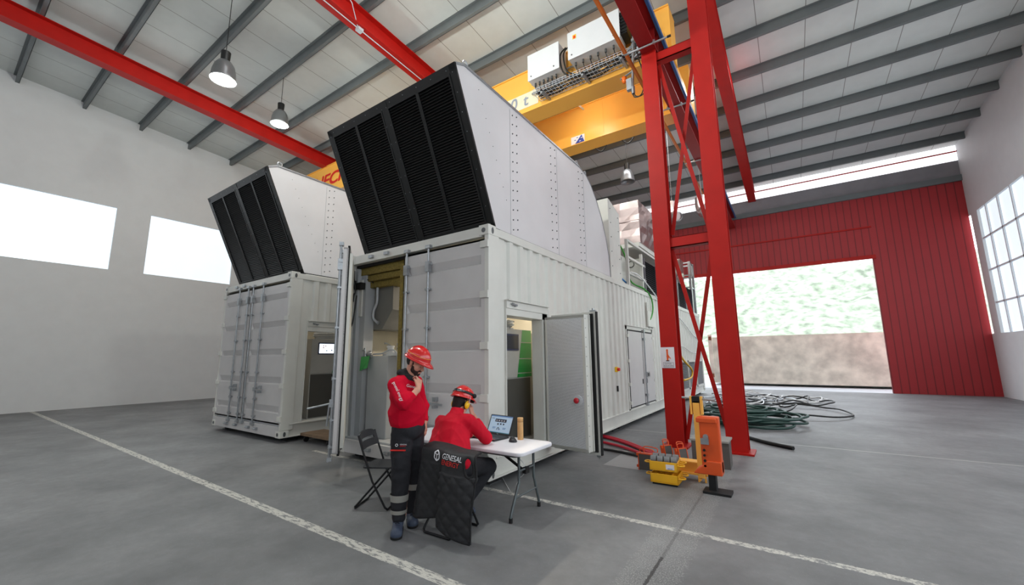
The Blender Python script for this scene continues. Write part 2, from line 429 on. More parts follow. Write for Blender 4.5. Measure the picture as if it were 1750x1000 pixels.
# red roof beams
def ibeam_y(mb, x, y0, y1, z0f, h, wd, t=0.02, mi=0):
    for a, b_, c, d in ((x-wd/2, x+wd/2, 0, t), (x-t/2, x+t/2, t, h-t), (x-wd/2, x+wd/2, h-t, h)):
        n0 = len(mb.v); mb.box((a, y0, c), (b_, y1, d), mi)
        for i in range(n0, len(mb.v)): mb.v[i].z += z0f(mb.v[i].y)
for x, lab in ((-5.3, 'red roof beam above the left containers with a grey conduit clipped to it'), (2.35, 'red roof beam over the lattice column at the right'), (-12.9, 'red roof beam farthest to the left')):
    t = thing('roof_beam', lab, 'beam', (x, 3, RZ(3)-0.75), 'red roof beams')
    mb = MB(); ibeam_y(mb, x, -12.4, FY-0.1, lambda y: RZ(y)-0.78, 0.52, 0.34); mb.build('beam', red, t)
    if x == -5.3:
        mb = MB(); mb.tube([(x+0.03, -12, RZ(-12)-0.79), (x+0.03, 1.4, RZ(1.4)-0.80), (x+0.03, 18, RZ(18)-0.79)], 0.014, 6)
        mb.box((x-0.04, 1.25, RZ(1.3)-0.86), (x+0.10, 1.40, RZ(1.3)-0.78))
        mb.tube([(x+0.06, 1.25, RZ(1.3)-0.8), (x+0.3, 0.9, RZ(1.3)-0.5), (x+0.3, 0.6, RZ(1)-0.3)], 0.012, 6)
        mb.build('conduit', greyt, t)

# ================================================================== lattice column, runway, busbar
t = thing('lattice_column', 'red lattice steel column carrying the crane runway, right of the containers', 'column', (1.85, 3.7, 0))
def hsec(mb, x0, x1, y0, y1, z0, z1, tk=0.02):
    mb.box((x0, y0, z0), (x1, y0+tk, z1)); mb.box((x0, y1-tk, z0), (x1, y1, z1))
    xm = (x0+x1)/2; mb.box((xm-0.01, y0+tk, z0), (xm+0.01, y1-tk, z1))
mb = MB(); hsec(mb, 1.215, 1.515, 3.7, 4.0, 0, 7.9); mb.box((1.15, 3.62, 0), (1.58, 4.08, 0.03)); mb.build('chord', red, t)
mb = MB(); hsec(mb, 2.18, 2.50, 3.7, 4.0, 0, 10.1); mb.box((2.1, 3.62, 0), (2.58, 4.08, 0.03)); mb.build('chord', red, t)
for z in (3.66, 7.66):
    mb = MB(); mb.box((1.5, 3.76, z), (2.2, 3.78, z+0.2)); mb.box((1.5, 3.76, z), (2.2, 3.94, z+0.015)); mb.box((1.5, 3.76, z+0.19), (2.2, 3.94, z+0.2)); mb.build('strut', red, t)
for a, b_, dy in (((1.53, 7.6), (2.2, 3.9), 0.03), ((2.19, 7.6), (1.53, 3.95), 0.12), ((1.52, 3.62), (2.2, 0.35), 0.03), ((2.2, 3.55), (1.52, 0.12), 0.12)):
    mb = MB(); mb.bar((a[0], 3.8+dy, a[1]), (b_[0], 3.8+dy, b_[1]), 0.07, 0.012, 0, (0, 1, 0)); mb.bar((a[0]-0.03, 3.83+dy, a[1]), (b_[0]-0.03, 3.83+dy, b_[1]), 0.012, 0.06, 0, (0, 1, 0)); mb.build('brace', red, t)
sg = thing('paper_sign', 'laminated paper sign with an orange hoist drawing, taped on the red column', 'sign', (1.33, 3.69, 1.4))
mb = MB(); mb.box((1.205, 3.688, 1.39), (1.455, 3.694, 1.77)); mb.build('sheet', paperw, sg)
mb = MB(); mb.bar((1.33, 3.684, 1.53), (1.33, 3.684, 1.70), 0.028, 0.004, 0, (0, 1, 0)); mb.ball((1.33, 3.684, 1.715), (0.018, 0.003, 0.02)); mb.bar((1.34, 3.684, 1.62), (1.385, 3.684, 1.56), 0.014, 0.004, 0, (0, 1, 0)); mb.ball((1.335, 3.684, 1.6), (0.022, 0.003, 0.04)); mb.box((1.30, 3.682, 1.515), (1.36, 3.686, 1.53), 1); mb.build('drawing', [oran, black], sg)
mb = MB()
mb.box((1.25, 3.684, 1.49), (1.43, 3.687, 1.493)); mb.box((1.25, 3.684, 1.405), (1.43, 3.687, 1.408)); mb.box((1.25, 3.684, 1.405), (1.253, 3.687, 1.493)); mb.box((1.427, 3.684, 1.405), (1.43, 3.687, 1.493))
text_on(mb, 'GATOS', 0.036, (1.275, 3.684, 1.455), (1, 0, 0), (0, 0, 1)); text_on(mb, 'ELEVACIÓN', 0.03, (1.262, 3.684, 1.42), (1, 0, 0), (0, 0, 1)); mb.build('caption', black, sg)

t = thing('crane_runway', 'shade-darkened red crane runway beam with a blue conductor strip, on the lattice column', 'beam', (1.38, 3.7, 7.9))
mb = MB(); ibeam_y(mb, 1.38, -12.3, FY-0.2, lambda y: 7.9, 0.56, 0.30, 0.025)
for y in (3.72, 3.98, 10.5, -4): mb.box((1.25, y, 7.92), (1.51, y+0.015, 8.44))
mb.build('beam', M('runway_red_shaded', (138, 24, 24), 0.5, spec=0.25), t)  # same red paint with shade put into its colour
mb = MB(); mb.box((1.545, -12.3, 8.40), (1.60, FY-0.2, 8.50)); mb.build('conductor_strip', blue, t)
mb = MB(); mb.box((1.35, -12.3, 8.46), (1.41, FY-0.2, 8.52)); mb.build('rail', steel, t)
for x0, x1, y in ((1.02, 1.86, 3.47), (1.08, 1.84, 5.95), (1.08, 1.84, 9.4), (1.1, 2.3, 0.6)):
    mb = MB(); mb.cyl((x0, y, 7.87), (x1, y, 7.87), 0.02, 8); mb.cyl((x1-0.06, y, 7.87), (x1+0.01, y, 7.87), 0.024, 8, 1); mb.box((1.2, y-0.02, 7.85), (1.24, y+0.02, 7.93)); mb.box((1.52, y-0.02, 7.85), (1.56, y+0.02, 7.93)); mb.build('support_rod', [galv, black], t)
t = thing('busbar', 'orange enclosed power busbar running along the runway beam', 'busbar', (0.95, 3.7, 7.9))
mb = MB(); mb.box((0.925, -12.3, 7.88), (0.975, FY-0.2, 7.97)); mb.box((0.915, -12.3, 7.905), (0.985, FY-0.2, 7.915)); mb.box((0.915, -12.3, 7.935), (0.985, FY-0.2, 7.945)); mb.build('bar', bus, t)
for y in (3.47, 5.95, 9.4): mb = MB(); mb.box((0.93, y-0.02, 7.86), (1.04, y+0.02, 7.88)); mb.build('hanger', galv, t)

# ================================================================== overhead crane
cr = thing('overhead_crane', 'yellow double girder overhead crane with white control boxes', 'crane', (-6, 6, 8.6))
def girder(y0, y1, z0, z1, dark=False):
    mb = MB(); x0, x1 = -17.0, 1.6
    mb.box((x0, y0, z0+0.02), (x1, y1, z1-0.02)); mb.box((x0, y0-0.05, z1-0.03), (x1, y1+0.05, z1)); mb.box((x0, y0-0.03, z0), (x1, y1+0.03, z0+0.025))
    for x in (-9.4, -6.0, -2.35, -0.98): mb.box((x, y0-0.004, z0+0.03), (x+0.012, y0, z1-0.03))
    return mb.build('girder', yel, cr)
girder(5.0, 5.55, 8.64, 9.95); girder(7.2, 7.75, 8.46, 9.76)
for y in (4.2, 7.1):
    pass
mb = MB(); mb.box((1.22, 4.6, 8.56), (1.52, 8.2, 8.98)); mb.cyl((1.30, 4.75, 8.62), (1.46, 4.75, 8.62), 0.1, 16, 1); mb.cyl((1.30, 8.0, 8.62), (1.46, 8.0, 8.62), 0.1, 16, 1); mb.build('end_truck', [yel, steel], cr)
mb = MB(); mb.box((-17.0, 4.9, 8.56), (-16.6, 8.2, 8.98)); mb.build('end_truck', yel, cr)
def ctrl(x0, x1, z0, z1, y0=4.45):
    mb = MB(); mb.box((x0, y0, z0), (x1, 4.88, z1)); mb.box((x0-0.01, y0-0.03, z0-0.01), (x1+0.01, y0, z1+0.01))
    for x in (x0+0.1, x1-0.15): mb.cyl((x, y0-0.04, z0+0.1), (x, y0-0.02, z0+0.1), 0.02, 8, 1)
    b_ = mb.build('control_box', [wbox, steel], cr, 0.008)
    mb = MB()
    for q in range(6):
        x = x0+0.12+q*(x1-x0-0.24)/5.5
        mb.cyl((x, 4.62, z0-0.09), (x, 4.62, z0), 0.028, 8); mb.tube([(x, 4.62, z0-0.08), (x+0.02, 4.62, z0-0.2), (x+0.05, 4.75, z0-0.32)], 0.013, 6, 1, 3)
    mb.build('cable_gland', [steel, black], b_)
    return b_
ctrl(-2.03, -1.08, 9.12, 9.88); b2 = ctrl(-0.80, 0.56, 9.20, 9.96)
mb = MB(); mb.add([(-0.66, 4.416, 9.72), (-0.56, 4.416, 9.72), (-0.56, 4.416, 9.84), (-0.66, 4.416, 9.84)], [(0, 1, 2, 3)], 0); mb.ball((-0.61, 4.413, 9.77), (0.03, 0.004, 0.04), 1); mb.build('warning_sticker', [yellowm, redt], b2)
mb = MB(); mb.box((0.56, 4.5, 9.3), (0.72, 4.9, 9.9))
for q in range(6): mb.box((0.55, 4.48, 9.34+q*0.09), (0.73, 4.5, 9.38+q*0.09))
mb.build('drive_unit', black, cr)
mb = MB(); mb.cyl((0.78, 4.7, 9.35), (0.98, 4.7, 9.35), 0.1, 14); mb.cyl((0.98, 4.7, 9.35), (1.05, 4.7, 9.35), 0.12, 14); mb.box((0.8, 4.65, 9.1), (0.95, 5.0, 9.25), 1); mb.build('travel_motor', [blackmat, galv], cr)
# cable tray: wire mesh
mb = MB(); z0, y0, y1 = 8.78, 4.55, 4.95
for yy, zz in ((y0, z0+0.12), (y0, z0+0.06), (y0, z0), (y0+0.13, z0), (y0+0.26, z0), (y1, z0), (y1, z0+0.1)): mb.tube([(-1.95, yy, zz), (0.95, yy, zz)], 0.007, 5)
x = -1.95
while x < 0.95:
    mb.tube([(x, y0, z0+0.12), (x, y0, z0), (x, y1, z0), (x, y1, z0+0.1)], 0.006, 4); x += 0.1
mb.build('cable_tray', greyt, cr)
mb = MB()
for i in range(12):
    ph = random.random()*6; yy = 4.6+0.028*i
    mb.tube([(-1.9+0.29*j, yy+0.03*math.sin(ph+j*1.3), 8.82+0.03*math.sin(ph*2+j*1.7)) for j in range(11)], 0.014, 5, i % 2, 3)
for i, x in enumerate((-0.95, -0.85)):
    mb.tube([(x, 4.6, 9.75), (x-0.12, 4.5, 9.5), (x-0.05, 4.5, 9.0), (x+0.15, 4.6, 8.85)], 0.02, 6, 0, 5)
mb.build('cable_bundle', [black, steel], cr)
for x in (-1.7, -0.5, 0.5):
    mb = MB(); mb.box((x, 4.5, 8.72), (x+0.06, 5.0, 8.76)); mb.box((x, 4.5, 8.66), (x+0.06, 4.54, 8.76)); mb.build('tray_bracket', galv, cr)
mb = MB()
for z in (9.35, 9.05): mb.box((-2.2, 4.88, z), (1.1, 4.93, z+0.04))
mb.build('mounting_rail', galv, cr)
# collector arm with beacon
mb = MB(); mb.cyl((0.86, 4.5, 9.1), (0.78, 4.45, 7.65), 0.03, 8); mb.bar((0.86, 4.5, 8.55), (1.15, 4.5, 8.7), 0.04, 0.04); mb.bar((0.86, 4.95, 8.95), (0.86, 4.4, 8.95), 0.06, 0.06); mb.box((0.66, 4.40, 7.72), (0.78, 4.5, 8.0)); mb.cyl((0.80, 4.44, 7.60), (0.80, 4.44, 7.78), 0.04, 10); mb.bar((0.5, 4.5, 8.12), (0.8, 4.48, 8.20), 0.05, 0.015)
for q in range(3): mb.bar((0.70+q*0.05, 4.5, 8.8+0.05*q), (1.2, 4.6, 9.0+0.05*q), 0.04, 0.03)
mb.build('collector_arm', galv, cr)
mb = MB(); mb.lathe([(0.0, 0.0), (0.055, 0.0), (0.06, 0.05), (0.055, 0.11), (0.03, 0.15), (0, 0.155)], (0.6, 4.47, 8.12), (0, 0, -1)); mb.build('beacon', amber, cr)
mb = MB()
for q in (0, 1): mb.tube([(0.78, 4.45, 7.75), (0.82+0.04*q, 4.42, 7.5), (1.0+0.05*q, 4.4, 7.5), (1.08+0.04*q, 4.42, 7.9), (0.98, 4.45, 8.35), (0.9, 4.5, 8.9)], 0.013, 6, 0, 6)
mb.tube([(0.82, 4.6, 9.3), (0.95, 4.4, 9.2), (1.0, 4.4, 8.9), (0.9, 4.5, 8.6)], 0.02, 6, 0, 6)
mb.build('loop_cable', black, cr)
m_b = MB(); m_b.lathe([(0.0, 0.02), (0.17, 0.0), (0.18, 0.02), (0.16, 0.08), (0.06, 0.14), (0, 0.14)], (-1.62, 6.35, 9.36), (0, 0, 1), 20); m_b.bar((-1.62, 6.35, 9.48), (-1.62, 7.2, 9.62), 0.04, 0.04); gl = m_b.build('work_lamp', wbox, cr)
m_b = MB(); m_b.lathe([(0.0, 0.0), (0.15, 0.0), (0.16, 0.015)], (-1.62, 6.35, 9.345), (0, 0, 1), 20); m_b.build('lamp_lens', M('lens_glow', (252, 255, 250), 0.4, emit=10), gl)
l = bpy.data.lights.new('work_light', 'POINT'); l.energy = 30; l.color = (1.0, 0.98, 0.94); l.shadow_soft_size = 0.15
o = bpy.data.objects.new('work_light', l); COL.objects.link(o); o.location = (-1.2, 6.05, 9.15)
# lettering
mb = MB(); mb.box((-3.9, 4.992, 8.80), (-2.05, 4.996, 9.26)); mb.build('load_plate', M('pale_band', (236, 224, 196), 0.5), cr)
mb = MB(); text_on(mb, '10.0 t', 0.5, (-3.75, 4.985, 8.87), (1, 0, 0), (0, 0, 1), 0, 1.15, 0.1, 0.012); mb.build('load_marking', M('load_letters', (150, 158, 172), 0.5), cr)
mb = MB(); text_on(mb, 'KONECRANES', 0.74, (-15.2, 4.985, 9.02), (1.32, 0, 0), (0, 0, 1), 0, 0.95, 0.22, 0.03); mb.build('name_lettering', redt, cr)
mb = MB(); mb.quad((-2.1, 7.19, 8.47), (-1.62, 7.19, 8.47), (-1.62, 7.19, 8.76), (-2.1, 7.19, 8.76), 0)
mb.add([(-1.98, 7.185, 8.47), (-1.62, 7.185, 8.47), (-1.72, 7.185, 8.76)], [(0, 1, 2)], 1)
for q in ((-1.95, 8.62), (-1.87, 8.69), (-1.78, 8.55), (-1.72, 8.65)): mb.box((q[0]-0.03, 7.18, q[1]-0.012), (q[0]+0.03, 7.182, q[1]+0.012), 1 if q[0] < -1.85 else 0)
mb.build('company_sticker', [whitet, M('sticker_blue', (40, 70, 160), 0.5)], cr)
for x in (-1.3, -0.4, 0.4):
    mb = MB(); mb.tube([(x-0.2, 7.78, 8.46), (x, 7.8, 8.30), (x+0.2, 7.78, 8.46)], 0.018, 6, 0, 5); mb.build('festoon_loop', black, cr)

# pendant lamps: the ones over the crane aisle are lit, the far one is off, the last two are added for their light
def pendant(x, y, label, lit, zl=8.0, power=172):
    z = zl
    t = thing('pendant_lamp', label, 'lamp', (x, y, z), 'bell pendant lamps')
    mb = MB(); mb.tube([(x, y, z+0.72), (x, y, RZ(y))], 0.008, 5); mb.build('cord', black, t)
    mb = MB(); mb.cyl((x, y, z+0.48), (x, y, z+0.72), 0.09, 14, 0, 0.1); mb.build('ballast', black, t)
    mb = MB(); mb.lathe([(0.08, 0.50), (0.14, 0.46), (0.20, 0.36), (0.235, 0.22), (0.25, 0.06), (0.27, 0.0), (0.24, 0.01), (0.22, 0.2), (0.15, 0.42)], (x, y, z), (0, 0, 1), 24); mb.build('shade', lampglass, t)
    if lit:
        mb = MB(); mb.ball((x, y, z+0.02), 0.06); mb.build('bulb', M('bulb_glow', (248, 255, 240), 0.4, emit=12), t)
        l = bpy.data.lights.new('lamp_light', 'POINT'); l.energy = power; l.color = (0.97, 1.0, 0.92); l.shadow_soft_size = 0.12
        o = bpy.data.objects.new('lamp_light', l); COL.objects.link(o); o.location = (x, y, z-0.16)
pendant(-1.18, 10, 'unlit bell-shaped pendant lamp hanging behind the crane, below the roof', False)
pendant(-2.1, 1.5, 'lit pendant lamp above the nearest container hood', True, 9.7)
pendant(5.5, 1.5, 'lit pendant lamp over the aisle right of the lattice column', True, 9.05)
pendant(-9.6, 1.5, 'lit pendant lamp over the far left container', True, 9.05)
pendant(-0.8, -0.95, 'pendant lamp added as fill light high over the white table', True, 8.0, 420)  # made-up lamp above the view, added to brighten crane and table
pendant(-7.0, -0.95, 'pendant lamp added as fill light in front of the far left container', True, 8.0, 430)  # second lamp of the invented front row, added as fill

# ================================================================== generator container
def corr_face(mb, x, ya, yb, za, zb, dep=0.036, mi=0):
    """corrugated sheet facing +X between ya..yb"""
    pr = []
    k0 = int(math.floor((ya-0.52)/0.28))-1
    for k in range(k0, k0+int((yb-ya)/0.28)+4):
        y = 0.52+0.28*k
        pr += [(y-0.14, -dep), (y-0.035, -dep), (y, 0.0), (y+0.085, 0.0), (y+0.12, -dep)]
    def at(y):
        for a, b in zip(pr, pr[1:]):
            if a[0] <= y <= b[0]: return a[1]+(b[1]-a[1])*(y-a[0])/max(1e-9, b[0]-a[0])
        return 0
    pts = [(ya, at(ya))]+[p for p in pr if ya < p[0] < yb]+[(yb, at(yb))]
    for a, b in zip(pts, pts[1:]):
        mb.quad((x+a[1], a[0], za), (x+b[1], b[0], za), (x+b[1], b[0], zb), (x+a[1], a[0], zb), mi)
Z0, Z1 = 0.10, 3.40
def leaf(root, width, T, rods, handle_s, name='cargo_door', inner=True, lever=True):
    """door leaf: hinge line at x=0, width along +x, outer face y=0 (facing -y), inner towards +y"""
    L_ = MB(); w0 = width
    zs = [0.36, 0.56, 0.70, 1.12, 1.27, 1.70, 1.84, 2.28, 2.42, 2.86, 3.0, 3.21]
    for a, b in ((0.0, 0.10), (w0-0.10, w0)): L_.quad((a, 0, 0.36), (b, 0, 0.36), (b, 0, 3.21), (a, 0, 3.21))
    a, b = 0.10, w0-0.10; dp = 0.045
    for i in range(0, 11):
        z0_, z1_ = zs[i], zs[i+1]
        if i % 2 == 0: L_.quad((a, 0, z0_), (b, 0, z0_), (b, 0, z1_), (a, 0, z1_))
        else:
            c, d = a+0.02, b-0.02
            L_.quad((a, 0, z0_), (b, 0, z0_), (d, dp, z0_+0.022), (c, dp, z0_+0.022))
            L_.quad((c, dp, z0_+0.022), (d, dp, z0_+0.022), (b, 0, z1_), (a, 0, z1_))
            L_.add([(a, 0, z0_), (c, dp, z0_+0.022), (a, 0, z1_)], [(0, 1, 2)]); L_.add([(b, 0, z0_), (d, dp, z0_+0.022), (b, 0, z1_)], [(0, 2, 1)])
    L_.box((0, 0.05, 0.36), (w0, 0.07, 3.21)); L_.box((0, 0, 0.36), (0.02, 0.06, 3.21)); L_.box((w0-0.02, 0, 0.36), (w0, 0.06, 3.21)); L_.box((0, 0, 3.19), (w0, 0.06, 3.21)); L_.box((0, 0, 0.36), (w0, 0.06, 0.38))
    d_ = L_.build(name, doorgrey, root, T=T)
    g = MB()
    for x in (0.0, w0-0.03): g.box((x, 0.06, 0.33), (x+0.03, 0.09, 3.24))
    g.box((0, 0.06, 0.33), (w0, 0.09, 0.36)); g.box((0, 0.06, 3.21), (w0, 0.09, 3.24))
    g.build('door_gasket', blackmat, d_, T=T)
    if inner:
        g = MB(); g.box((0.06, 0.09, 0.42), (w0-0.05, 0.13, 3.14)); g.box((0.02, 0.07, 0.38), (w0-0.02, 0.09, 3.19)); g.build('door_lining', white, d_, T=T)
    for x in rods:
        g = MB(); g.cyl((x, -0.035, 0.30), (x, -0.035, 3.29), 0.017, 10)
        for z in (3.27, 0.30): g.box((x-0.045, -0.06, z-0.03), (x+0.045, -0.0, z+0.02)); g.cyl((x-0.05, -0.045, z-0.02), (x+0.05, -0.045, z-0.02), 0.018, 8)
        for z in (3.0, 2.62, 2.05, 1.35, 0.8, 0.45):
            g.box((x-0.05, -0.05, z-0.012), (x+0.05, 0.0, z+0.012)); g.cyl((x, -0.035, z-0.025), (x, -0.035, z+0.025), 0.026, 8)
        g.box((x-0.035, -0.065, 2.88), (x+0.04, -0.0, 3.04))
        g.build('lock_rod', galv, d_, T=T)
    if lever:
        x = handle_s[0]
        g = MB(); g.box((x-0.03, -0.06, 0.96), (x+0.05, -0.02, 1.04)); x1 = handle_s[1]; g.bar((x, -0.07, 1.0), (x1, -0.07, 0.985), 0.014, 0.03)
        xm = x+(x1-x)*0.55; g.box((xm-0.02, -0.08, 0.93), (xm+0.02, 0, 0.97)); g.box((xm-0.025, -0.07, 1.02), (xm+0.025, 0, 1.08)); g.build('door_lever', galv, d_, T=T)
    for z in (3.14, 2.45, 1.77, 1.10, 0.46):
        g = MB(); g.box((-0.03, -0.03, z-0.045), (0.10, 0.0, z+0.045)); g.cyl((-0.02, -0.012, z-0.05), (-0.02, -0.012, z+0.05), 0.018, 8); g.build('door_hinge', white, d_, T=T)
    return d_

def container(X0, label, full=True):
    t = thing('generator_container', label, 'container', (X0-1.575, 7.7, Z0))
    X = X0; W = 3.15; XL = X-W; YE = 15.4
    def part(mb, name, mat, bevel=0, parent=None): return mb.build(name, mat, parent or t, bevel)
    # corner posts and castings
    for (x0, x1, y0, y1) in ((X-0.07, X, 0.0, 0.24), (XL, XL+0.07, 0.0, 0.24), (X-0.16, X, YE-0.2, YE), (XL, XL+0.16, YE-0.2, YE)):
        m_ = MB(); m_.box((x0, y0, Z0+0.14), (x1, y1, Z1-0.12)); p_ = part(m_, 'corner_post', white, 0.006)
        for z in (Z0, Z1-0.13):
            sx = 1 if x1 > X-0.01 else -1
            xa = x1+0.006 if sx > 0 else x0-0.006
            m_ = MB(); m_.box((xa-sx*0.17, y0-0.01, z), (xa, y0+0.17, z+0.135+(0.012 if z > 1 else 0)))
            c = MB(); c.cyl((0, 0, 0), (0, 0, 0.003), 0.032, 14, 0); c.xf(Matrix.Translation((xa+(0.0 if sx > 0 else 0), y0+0.085, z+0.068)) @ Matrix.Rotation(sx*PI/2, 4, 'Y') @ Matrix.Diagonal((1.45, 0.8, 1, 1)))
            c2 = MB(); c2.cyl((0, 0, 0), (0, 0, 0.003), 0.034, 14, 0); c2.xf(Matrix.Translation((xa-sx*0.085, y0-0.0105, z+0.068)) @ Matrix.Rotation(PI/2, 4, 'X'))
            cc = m_.build('corner_casting', white, p_, 0.01)
            c.build('casting_hole', steel, p_); c2.build('casting_hole', steel, p_)
    # rails
    m_ = MB(); m_.box((X-0.09, 0.15, Z1-0.12), (X, YE-0.15, Z1-0.005)); m_.box((X-0.14, 0.3, Z1-0.04), (X-0.02, YE-0.3, Z1+0.01)); part(m_, 'top_rail', white, 0.008)
    m_ = MB(); m_.box((XL, 0.15, Z1-0.12), (XL+0.09, YE-0.15, Z1)); part(m_, 'top_rail', white)
    for sx in (1, -1):
        xx = X if sx > 0 else XL
        m_ = MB(); m_.box((xx-sx*0.05, 0.16, Z0+0.01), (xx-sx*0.04, YE-0.16, Z0+0.25)); m_.box((xx-sx*0.14, 0.16, Z0), (xx+sx*0.0, YE-0.16, Z0+0.02)); m_.box((xx-sx*0.14, 0.16, Z0+0.24), (xx+sx*0.01, YE-0.16, Z0+0.262)); part(m_, 'bottom_rail', white, 0.003)
    # side sheet with openings
    m_ = MB(); zb, zt = Z0+0.26, Z1-0.12
    if full:
        regs = [(0.24, 0.405, zb, zt, 0), (0.405, 1.56, 2.42, zt, 1), (1.56, 5.38, zb, zt, 1), (5.38, 7.62, 2.36, zt, 1), (7.62, 10.7, zb, zt, 1), (10.7, YE-0.2, 1.42, zt, 1)]
    else:
        regs = [(0.24, 0.405, zb, zt, 0), (0.405, 1.56, 2.42, zt, 1), (1.56, YE-0.2, zb, zt, 1)]
    for ya, yb, za, zc, kind in regs:
        if kind: corr_face(m_, X-0.012, ya, yb, za, zc)
        else: m_.quad((X-0.03, ya, za), (X-0.03, yb, za), (X-0.03, yb, zc), (X-0.03, ya, zc))
    sh = part(m_, 'side_wall', white)
    m_ = MB(); m_.box((XL+0.01, 0.2, zb), (XL+0.05, YE-0.2, zt)); part(m_, 'side_wall', white)
    m_ = MB(); m_.box((X-0.12, 0.24, zb), (X-0.06, 0.41, zt)); m_.box((X-0.12, 1.45, zb), (X-0.06, YE-0.2, zt)); m_.box((X-0.12, 0.41, 2.30), (X-0.06, 1.45, zt)); part(m_, 'inner_lining', intw)
    m_ = MB(); m_.box((XL+0.05, 0.2, zb), (XL+0.09, 4.2, zt)); m_.box((XL+0.09, 4.1, zb), (X-0.12, 4.2, zt)); part(m_, 'inner_lining', intw)
    m_ = MB(); m_.box((XL+0.05, 0.12, Z1-0.1), (X-0.1, YE-0.1, Z1-0.02)); part(m_, 'roof', white)
    m_ = MB(); m_.box((XL+0.05, 0.05, Z0+0.16), (X-0.06, YE-0.1, Z0+0.24)); part(m_, 'deck', intg)
    # end frame
    m_ = MB(); m_.box((XL+0.10, 0.0, Z1-0.145), (X-0.12, 0.13, Z1-0.0)); part(m_, 'header', white, 0.006)
    m_ = MB(); m_.box((XL, -0.005, Z0+0.01), (X-0.06, 0.16, Z0+0.21)); part(m_, 'sill', doorgrey, 0.006)
    for x in (-0.95, -1.3, -1.9, -2.35):
        m_ = MB(); m_.box((X+x-0.05, -0.05, Z0+0.09), (X+x+0.05, 0.0, Z0+0.14)); m_.cyl((X+x-0.06, -0.05, Z0+0.11), (X+x+0.06, -0.05, Z0+0.11), 0.014, 8); part(m_, 'rod_keeper', galv)
    for x in (-2.1, -2.5):
        m_ = MB(); m_.box((X+x-0.05, -0.04, Z1-0.10), (X+x+0.05, 0.0, Z1-0.05)); part(m_, 'rod_keeper', galv)
    m_ = MB(); m_.box((XL+0.3, YE-0.06, zb), (X-0.1, YE, zt)); part(m_, 'end_wall', white)
    for x in (X-0.22, XL+0.22):
        for y in (0.3, 2.3, 4.7, 5.1, 7.6, 10.4, 13.0, 15.0):
            m_ = MB(); m_.box((x-0.07, y-0.09, 0.012), (x+0.07, y+0.09, Z0+0.005)); m_.box((x-0.1, y-0.12, 0), (x+0.1, y+0.12, 0.014), 1); part(m_, 'support_block', [blackmat, steel])
    # right cargo door, closed
    Tr = Matrix.Translation((X-0.03, 0.005, 0)) @ Matrix.Diagonal((-1, 1, 1, 1))
    leaf(t, 1.655, Tr, (0.60+0.48, 1.555), (1.08, 0.72))
    # side door frame and header
    m_ = MB(); m_.box((X-0.25, 0.405, 2.20), (X-0.0, 1.56, 2.30)); m_.box((X-0.03, 0.405, 2.30), (X+0.012, 1.56, 2.42)); m_.box((X-0.02, 0.40, 2.405), (X+0.05, 1.56, 2.42)); m_.box((X-0.20, 1.40, 0.36), (X-0.05, 1.44, 2.24)); m_.box((X-0.05, 1.40, 0.36), (X+0.0, 1.56, 2.34)); m_.box((X-0.2, 0.41, 0.34), (X-0.0, 1.5, 0.37)); m_.box((X-0.2, 0.40, 0.36), (X-0.0, 0.415, 2.3))
    part(m_, 'side_door_frame', intg if False else white, 0.004)
    m_ = MB(); m_.cyl((X+0.01, 0.53, 2.36), (X+0.05, 0.53, 2.36), 0.018, 8); m_.cyl((X+0.04, 0.50, 2.365), (X+0.04, 0.62, 2.35), 0.016, 8); m_.cyl((X+0.01, 0.6, 2.35), (X+0.05, 0.6, 2.35), 0.02, 8); part(m_, 'latch', galv)
    return t
genset = container(0.0, 'long white corrugated generator container with an open side door, nearest the table')
neigh = container(-5.1, 'white generator container at the far left behind the open cargo door', False)
# left cargo doors
Hx, Hy, Ex, Ey = -3.14, -0.04, -1.965, -0.875
ang = math.atan2(Ey-Hy, Ex-Hx); wid = math.hypot(Ex-Hx, Ey-Hy)
Tl = Matrix.Translation((Hx, Hy, 0)) @ Matrix.Rotation(ang, 4, 'Z')
leaf(genset, wid, Tl, (wid-0.04, wid-0.5), (wid-0.5, wid-0.9), lever=False)
m_ = MB(); m_.cyl((wid-0.04, -0.035, 1.02), (wid-0.05, -0.34, 0.96), 0.013, 8); m_.box((wid-0.07, -0.07, 0.97), (wid-0.01, -0.02, 1.07)); m_.cyl((wid-0.06, -0.07, 1.0), (wid-0.06, -0.09, 0.72), 0.012, 8); m_.build('door_lever', galv, genset, T=Tl)
leaf(neigh, 1.40, Matrix.Translation((-5.1-3.12, 0.005, 0)), (1.3, 0.85), (0.85, 1.2))

# ---- side door of the near container: acoustic leaf
H = Vector((0.03, 1.43, 0)); E_ = Vector((0.735, 1.345, 0)); dv = (E_-H); wl = dv.length
Td = Matrix.Translation(H) @ Matrix.Rotation(math.atan2(dv.y, dv.x), 4, 'Z')
m_ = MB(); za, zc = 0.275, 2.235; th = 0.20
m_.box((0.0, 0.008, za+0.03), (wl-0.0, th, zc-0.03)); 
m_.box((0.0, 0.0, za), (0.035, 0.05, zc)); m_.box((wl-0.04, 0.0, za), (wl, 0.05, zc)); m_.box((0, 0.0, za), (wl, 0.05, za+0.04)); m_.box((0, 0.0, zc-0.04), (wl, 0.05, zc))
m_.box((0.0, 0.0, za), (wl, th-0.04, za+0.04)); m_.box((0.0, 0.0, zc-0.04), (wl, th-0.04, zc))
m_.box((wl, 0.0, za), (wl+0.008, 0.11, zc)); m_.box((wl, 0.13, za), (wl+0.02, 0.15, zc))
m_.box((-0.02, th, za-0.06), (wl+0.09, th+0.035, zc+0.05))
nb = len(m_.f)
for i in range(14): m_.cyl((wl+0.006, 0.03, za+0.08+i*0.14), (wl+0.012, 0.03, za+0.08+i*0.14), 0.006, 6)
for q in range(nb, len(m_.f)): m_.m[q] = 1
sd = m_.build('side_door', [white, steel], genset, T=Td)
